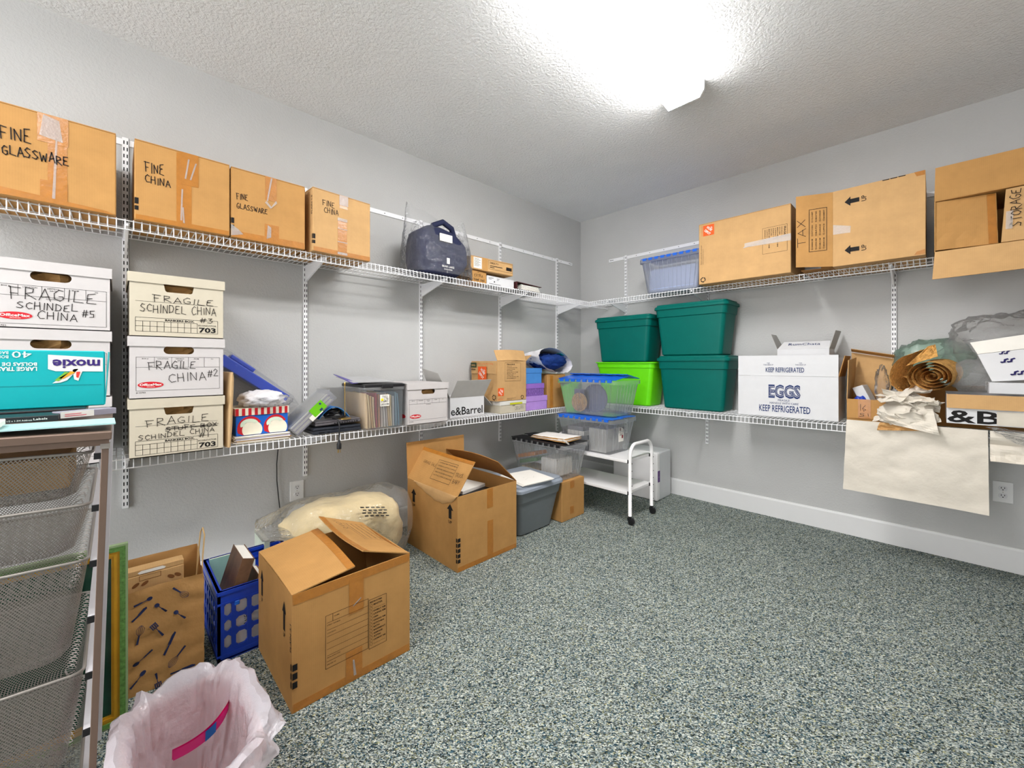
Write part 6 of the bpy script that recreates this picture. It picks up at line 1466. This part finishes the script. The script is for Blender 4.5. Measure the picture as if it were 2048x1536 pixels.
# waste bin with liner
wbn = thing('waste_bin', 'coral plastic waste bin under a white liner at the bottom edge', 'waste bin', (1.430, -3.540, 0.0005), 0)
M_CORAL = mat('coral_plastic', rgb(236, 150, 112), 0.4, 0.4, var=0.03)
MB().loft([rring(0.33, 0.19, 0.05, 0.0, 6), rring(0.39, 0.245, 0.06, 0.265, 6), rring(0.405, 0.26, 0.065, 0.270, 6), rring(0.405, 0.26, 0.065, 0.276, 6), rring(0.380, 0.235, 0.055, 0.276, 6), rring(0.32, 0.18, 0.045, 0.006, 6)], True, True).build('bin', M_CORAL, wbn, smooth=True, angle=40)
ln = thing('bin_liner', 'crumpled white plastic liner folded over the rim of the coral waste bin', 'plastic bag', (1.430, -3.540, 0.0005), 0)
def liner(s, q):
    a = 2 * PI * s; c, sn = math.cos(a), math.sin(a)
    f_ = lambda v: math.copysign(abs(v) ** 0.68, v)
    fold_ = ridge(c * 2.6 + 3, sn * 2.6, q * 1.2); fold2 = ridge(c * 6.0 + 1, sn * 6.0, q * 2.5); fine = nz(c * 11, sn * 11, q * 9)
    peak = 0.020 * fold_ + 0.004 * fold2
    if q < 0.40:      # outside, hem to rim
        k = q / 0.40; ex = 0.020 * (1 - k) + 0.014 + (0.022 * fold_ + 0.005 * fold2) * (1.0 - 0.5 * k) + 0.005 * fine
        show = max(0.0, c * 0.55 + sn * 0.83)
        drop = 0.150 + 0.05 * nz(c * 1.5, sn * 1.5, 8.0) - 0.125 * show ** 1.5
        z = 0.300 - drop * (1 - k) ** 0.8 + peak * k ** 2
        hx, hy = 0.198 + ex, 0.125 + min(ex, 0.030 if sn < 0 else 0.06)
    else:
        k = (q - 0.40) / 0.60; e = max(0, 1 - k * 8)
        hx, hy = (0.178 + 0.008 * fold_ + 0.006 * fold2 + 0.024 * e) * (1 - 0.24 * k), (0.106 + 0.006 * fold_ + 0.005 * fold2 + 0.024 * e) * (1 - 0.30 * k)
        z = 0.302 + peak * max(0, 1 - 2.5 * k) - 0.235 * k ** 0.9 + 0.014 * math.sin(PI * min(1, k * 5))
        hx += 0.004 * fine; hy += 0.004 * fine
    return (hx * f_(c), hy * f_(sn), z)
mb = MB(); mb.grid(liner, 120, 44, closed_u=True); mb.add([liner(i / 40, 1) for i in range(40)], [tuple(range(40))]); mb.build('film', clear('white_liner_film', (222, 218, 226), 0.80, 0.28, (42.0, 0.6), 0.2, 0.008), ln, smooth=True, angle=38)
pk = thing('pink_tray_rim', 'curved hot pink plastic strip with a blue patch inside the lined bin', 'plastic strip', (1.430, -3.540, 0.16), 0)
def pink(s, q):
    A, B, C = Vector((-0.130, 0.105, 0.095)), Vector((-0.045, 0.075, 0.050)), Vector((-0.105, -0.030, 0.015))
    p = A * (1 - s) ** 2 + B * 2 * s * (1 - s) + C * s * s; wd = 0.034 * (0.25 + 0.75 * min(1, s * 3))
    return (p.x + 0.010 * q, p.y, p.z + wd * (q - 0.5))
mb = MB(); mb.sheet((0, 0, 0), (1, 0, 0), (1, 1, 0), (0, 1, 0), 0.01, 20, 2); mb.v = []; mb.f = []
for o2 in (0.0, 0.006):
    pass
def pinko(o2): return lambda s, q: tuple(Vector(pink(s, q)) + Vector((o2, o2 * 0.4, 0)))
mb.grid(pinko(0.0), 20, 2); mb.grid(pinko(0.005), 20, 2); mb.build('strip', mat('hot_pink_plastic', rgb(226, 10, 130), 0.35, 0.45), pk, smooth=True)
mb = MB(); mb.grid(lambda s, q: tuple(Vector(pink(0.50 + 0.16 * s, q)) + Vector((0.0075, 0.003, 0.001))), 4, 2); mb.build('blue_patch', mat('bright_blue_patch', rgb(20, 110, 196), 0.4), pk)

# ================================================================== middle of the left wall: bins, cart
gt = tote('gray plastic bin with a light gray lid beside the second carton', (0.805, -1.765, 0.0005), 90, 0.480, 0.440, 0.362, M_GRAYTOTE, taper=0.74, bandz=0.74, lidm=M_GRAYLID)
sh = thing('paper_sheet', 'white papers lying on the light gray lid', 'papers', (0.79, -1.72, 0.3650), 90); sh.rotation_euler = (0, R(-0.6), R(80))
for k in range(3): MB().sheet((0.01 * k, 0.0, 0.0015 + k * 0.0022), (0.27 + 0.008 * k, 0.01, 0.0015 + k * 0.0022), (0.27 + 0.008 * k, 0.30, 0.0015 + k * 0.0022), (0.01 * k, 0.29 + 0.01 * k, 0.0015 + k * 0.0022), 0.0018).build('sheet', M_PAPER, sh)
d = Decal((0.016, 0, 0.0068), (1, 0, 0), (0, 1, 0), 0.0008); d.ellipse(0.10, 0.15, 0.0012, 0.01, 8); d.line([(0.08, 0.10), (0.12, 0.13), (0.16, 0.11), (0.19, 0.15)], 0.001); d.build('faint_print', M_GRAYBOARD, sh)

uc = carton('small worn brown carton under the black-lidded clear tote', (0.772, -1.283, 0.0005), 90, 0.280, 0.30, 0.295, m=M_CARD)
for a_ in ((0.10, 0.235, 0.150, 0.290), (0.10, 0.040, 0.145, 0.098)): tape_front(uc, *a_)
ct = ribbed_tote('clear tote with a black lid standing on the worn carton', (0.205, -1.285, 0.2975), 0, 0.592, 0.322, 0.270, M_TOTE, M_BLACK, 'closed')
GT = 'things inside the black-lidded tote'
for k, (c_, lab) in enumerate((((206, 130, 60), 'orange book lying aslant in the black-lidded clear tote'), ((96, 150, 92), 'green book lying aslant in the black-lidded clear tote'), ((222, 200, 170), 'cream book at the bottom of the black-lidded clear tote'))):
    o_ = MB().box((0, 0, 0), (0.20, 0.15, 0.028)).build('book', mat('tote_book_%d' % k, rgb(*c_), 0.5), bevel=0.001); o_.location = (0.255 + 0.02 * k, -1.225, 0.395 - k * 0.042); o_.rotation_euler = (0, R(-14 if k < 2 else 0), 0); tag(o_, lab, 'book', GT)
o_ = MB().box((0, 0, 0), (0.16, 0.21, 0.14)).build('paper_bundle', M_PAPER, bevel=0.01); o_.location = (0.515, -1.235, 0.306); tag(o_, 'white paper bundle in the right half of the black-lidded tote', 'papers', GT)
fp = thing('folded_paper', 'folded white and kraft paper lying on the black tote lid', 'packing paper', (0.40, -1.235, 0.5830), 0)
for k, m in enumerate((M_KRAFT, M_PAPER, M_KRAFT, M_PAPER)):
    mb = MB(); mb.sheet((0.0 + 0.012 * k, 0.0, 0.003 + k * 0.007), (0.36 - 0.01 * k, 0.012 * k, 0.003 + k * 0.007), (0.34, 0.24, 0.004 + k * 0.007), (0.01, 0.25 - 0.02 * k, 0.004 + k * 0.007), 0.003, 14, 8, lambda s, q: 0.0035 * nz(s * 6 + k, q * 5) + 0.003); mb.build('layer', m, fp, smooth=True)
mb = MB(); mb.sheet((0.30, -0.01, 0.030), (0.375, 0.0, 0.028), (0.385, 0.03, -0.012), (0.36, 0.02, 0.004), 0.002, 6, 6, lambda s, q: 0.008 * nz(s * 5, q * 5, 2)); mb.build('drooping_corner', M_PAPER, fp)

# white rolling cart
ca = thing('rolling_cart', 'white two-tier rolling cart with tubular end frames and black casters', 'cart', (0.46, -0.978, 0.0), 0)
M_CART = mat('white_cart_metal', rgb(236, 234, 234), 0.35, 0.5, var=0.01)
for z in (0.218, 0.452): MB().box((0.0, 0.018, z), (0.665, 0.385, z + 0.022)).build('shelf', M_CART, ca, bevel=0.004, seg=2)
def hoop(x, nm):
    pts = [(x, 0.035, 0.062), (x, 0.035, 0.50)]
    for i in range(1, 6): a = R(180 - 15 * i); pts.append((x, 0.120 + 0.085 * math.cos(a), 0.50 + 0.088 * math.sin(a)))
    for i in range(1, 6): a = R(90 - 15 * i); pts.append((x, 0.280 + 0.085 * math.cos(a), 0.50 + 0.088 * math.sin(a)))
    pts += [(x, 0.365, 0.50), (x, 0.365, 0.062)]
    hp = MB().tube(pts, 0.0135, 10).build('end_frame', M_CART, ca, smooth=True)
    hl = MB()
    for y in (0.035, 0.365):
        for i in range(7): hl.tube([(x + 0.0105, y + 0.004, 0.12 + i * 0.055), (x + 0.0150, y + 0.004, 0.12 + i * 0.055)], 0.0036, 8)
    h_ = hl.build('holes', M_SLOT, hp); h_['kind'] = 'stuff'
    for y in (0.035, 0.365):
        cs = MB(); cs.tube([(x, y, 0.064), (x, y, 0.045)], 0.011, 10); cs.box((x - 0.013, y - 0.014, 0.028), (x + 0.022, y + 0.014, 0.048)); c_ = cs.build('caster', M_BLACK, ca)
        wh = MB(); prof = [(-0.017, 0.012), (-0.016, 0.020), (-0.006, 0.0235), (0.006, 0.0235), (0.016, 0.020), (0.017, 0.012)]
        wh.loft([[(x + 0.012 + r_ * math.cos(2 * PI * j / 18), y + yy, 0.0240 + r_ * math.sin(2 * PI * j / 18)) for j in range(18)] for yy, r_ in prof]); wh.build('wheel', M_BLACK, c_, smooth=True, angle=40)
    for z in (0.229, 0.463):
        for y in (0.035, 0.365): MB().box((x - 0.018 if x > 0.3 else x + 0.0, y - 0.012, z - 0.012), (x - 0.001 if x > 0.3 else x + 0.018, y + 0.012, z + 0.012)).build('clamp', M_BLACK, ca)
hoop(0.680, 'right'); hoop(-0.016, 'left')
lo = ribbed_tote('clear tote with a blue lid standing on the rolling cart', (0.435, -0.952, 0.4745), 0, 0.565, 0.375, 0.275, M_TOTE, M_BLUELID, 'closed')
GL_ = 'things inside the lower blue-lidded tote'
for k in range(5):
    o_ = MB().box((0, 0, 0), (0.20 - 0.01 * k, 0.26, 0.036)).build('magazine_pile', M_PAPER if k % 2 else mat('gray_covers', rgb(120, 120, 126)), bevel=0.001); o_.location = (0.525, -0.90, 0.483 + k * 0.0365); tag(o_, ('lowest', 'second', 'third', 'fourth', 'topmost')[k] + ' pile of magazines in the left half of the lower blue-lidded tote', 'magazines', GL_)
o_ = MB().box((0, 0, 0), (0.16, 0.25, 0.185)).build('cardboard_insert', M_GRAYBOARD, bevel=0.002); o_.location = (0.745, -0.90, 0.483); tag(o_, 'gray carton in the right half of the lower blue-lidded tote', 'box', GL_)
MB().box((0.5330, 0.135, 0.095), (0.5355, 0.205, 0.205)).build('sticker', M_PAPER, lo)
d = Decal((0.5357, 0.135, 0.090), (0, 1, 0), (0, 0, 1), 0.0008); d.rect(0.008, 0.092, 0.030, 0.114); d.rect(0.040, 0.030, 0.062, 0.055); d.build('sticker_print', mat('maroon_print', rgb(130, 34, 40)), lo)
d = Decal((0.5357, 0.135, 0.090), (0, 1, 0), (0, 0, 1), 0.0008); d.poly([(0.036, 0.118), (0.078, 0.118), (0.078, 0.095)]); d.rect(0.010, 0.064, 0.06, 0.067); d.rect(0.010, 0.055, 0.05, 0.058); d.build('sticker_print', M_INK, lo)
up = ribbed_tote('clear tote with an ajar blue lid stacked on top of the cart tote', (0.405, -0.905, 0.7665), 0, 0.597, 0.390, 0.285, M_TOTE, M_BLUELID, 'ajar')
GU = 'things inside the upper blue-lidded tote'
M_WICK = mat('woven_wicker', rgb(196, 160, 112), 0.8, 0.2, var=0.3, vscale=60, bump=(90, 1.0), bdist=0.008)
wk = thing('wicker_disc', 'round woven wicker trivet standing in the upper blue-lidded tote', 'trivet', (0.600, -0.835, 0.7790), 0, GU)
mb = MB()
for r_ in (0.006, 0.020, 0.034, 0.048, 0.062, 0.074): mb.tube([(r_ * math.cos(2 * PI * i / 26), 0, 0.082 + r_ * math.sin(2 * PI * i / 26)) for i in range(26)], 0.0072, 6, closed=True)
mb.build('coil', M_WICK, wk, smooth=True)
dk_ = thing('round_tray', 'large gray-blue round tray standing in the upper blue-lidded tote', 'tray', (0.715, -0.775, 0.7790), 0, GU)
MB().loft([[(r_ * math.cos(2 * PI * i / 32), yy, 0.119 + r_ * math.sin(2 * PI * i / 32)) for i in range(32)] for r_, yy in ((0.119, 0.0), (0.119, 0.010), (0.095, 0.014))][::-1]).build('disc', mat('slate_tray', rgb(108, 112, 134), 0.5), dk_, smooth=True, angle=40)
o_ = MB().box((0, 0, 0), (0.16, 0.012, 0.19)).build('framed_panel', mat('slate_tray', rgb(108, 112, 134)), bevel=0.002); o_.location = (0.50, -0.775, 0.778); tag(o_, 'slate gray panel behind the wicker trivet in the upper tote', 'panel', GU)

# white bin against the back wall behind the cart
wbx = thing('drawer_bin', 'white plastic drawer bin with a purple label against the back wall', 'storage bin', (0.62, -0.335, 0.0005), 0)
MB().box((0.0, 0.055, 0.0), (0.425, 0.27, 0.415)).build('body', mat('pale_gray_plastic', rgb(206, 208, 210), 0.35, 0.4, var=0.01), wbx, bevel=0.012, seg=3)
MB().box((-0.004, 0.0, 0.002), (0.430, 0.0545, 0.420)).build('front_frame', M_CART, wbx, bevel=0.016, seg=3)
MB().box((0.4300, 0.012, 0.165), (0.4325, 0.046, 0.262)).build('label', mat('purple_label', rgb(86, 30, 120), 0.4), wbx)
d = Decal((0.4326, 0.012, 0.165), (0, 1, 0), (0, 0, 1), 0.0006); d.ellipse(0.016, 0.045, 0.003, 0.003, 10); d.build('white_dot', M_WPRINT, wbx)
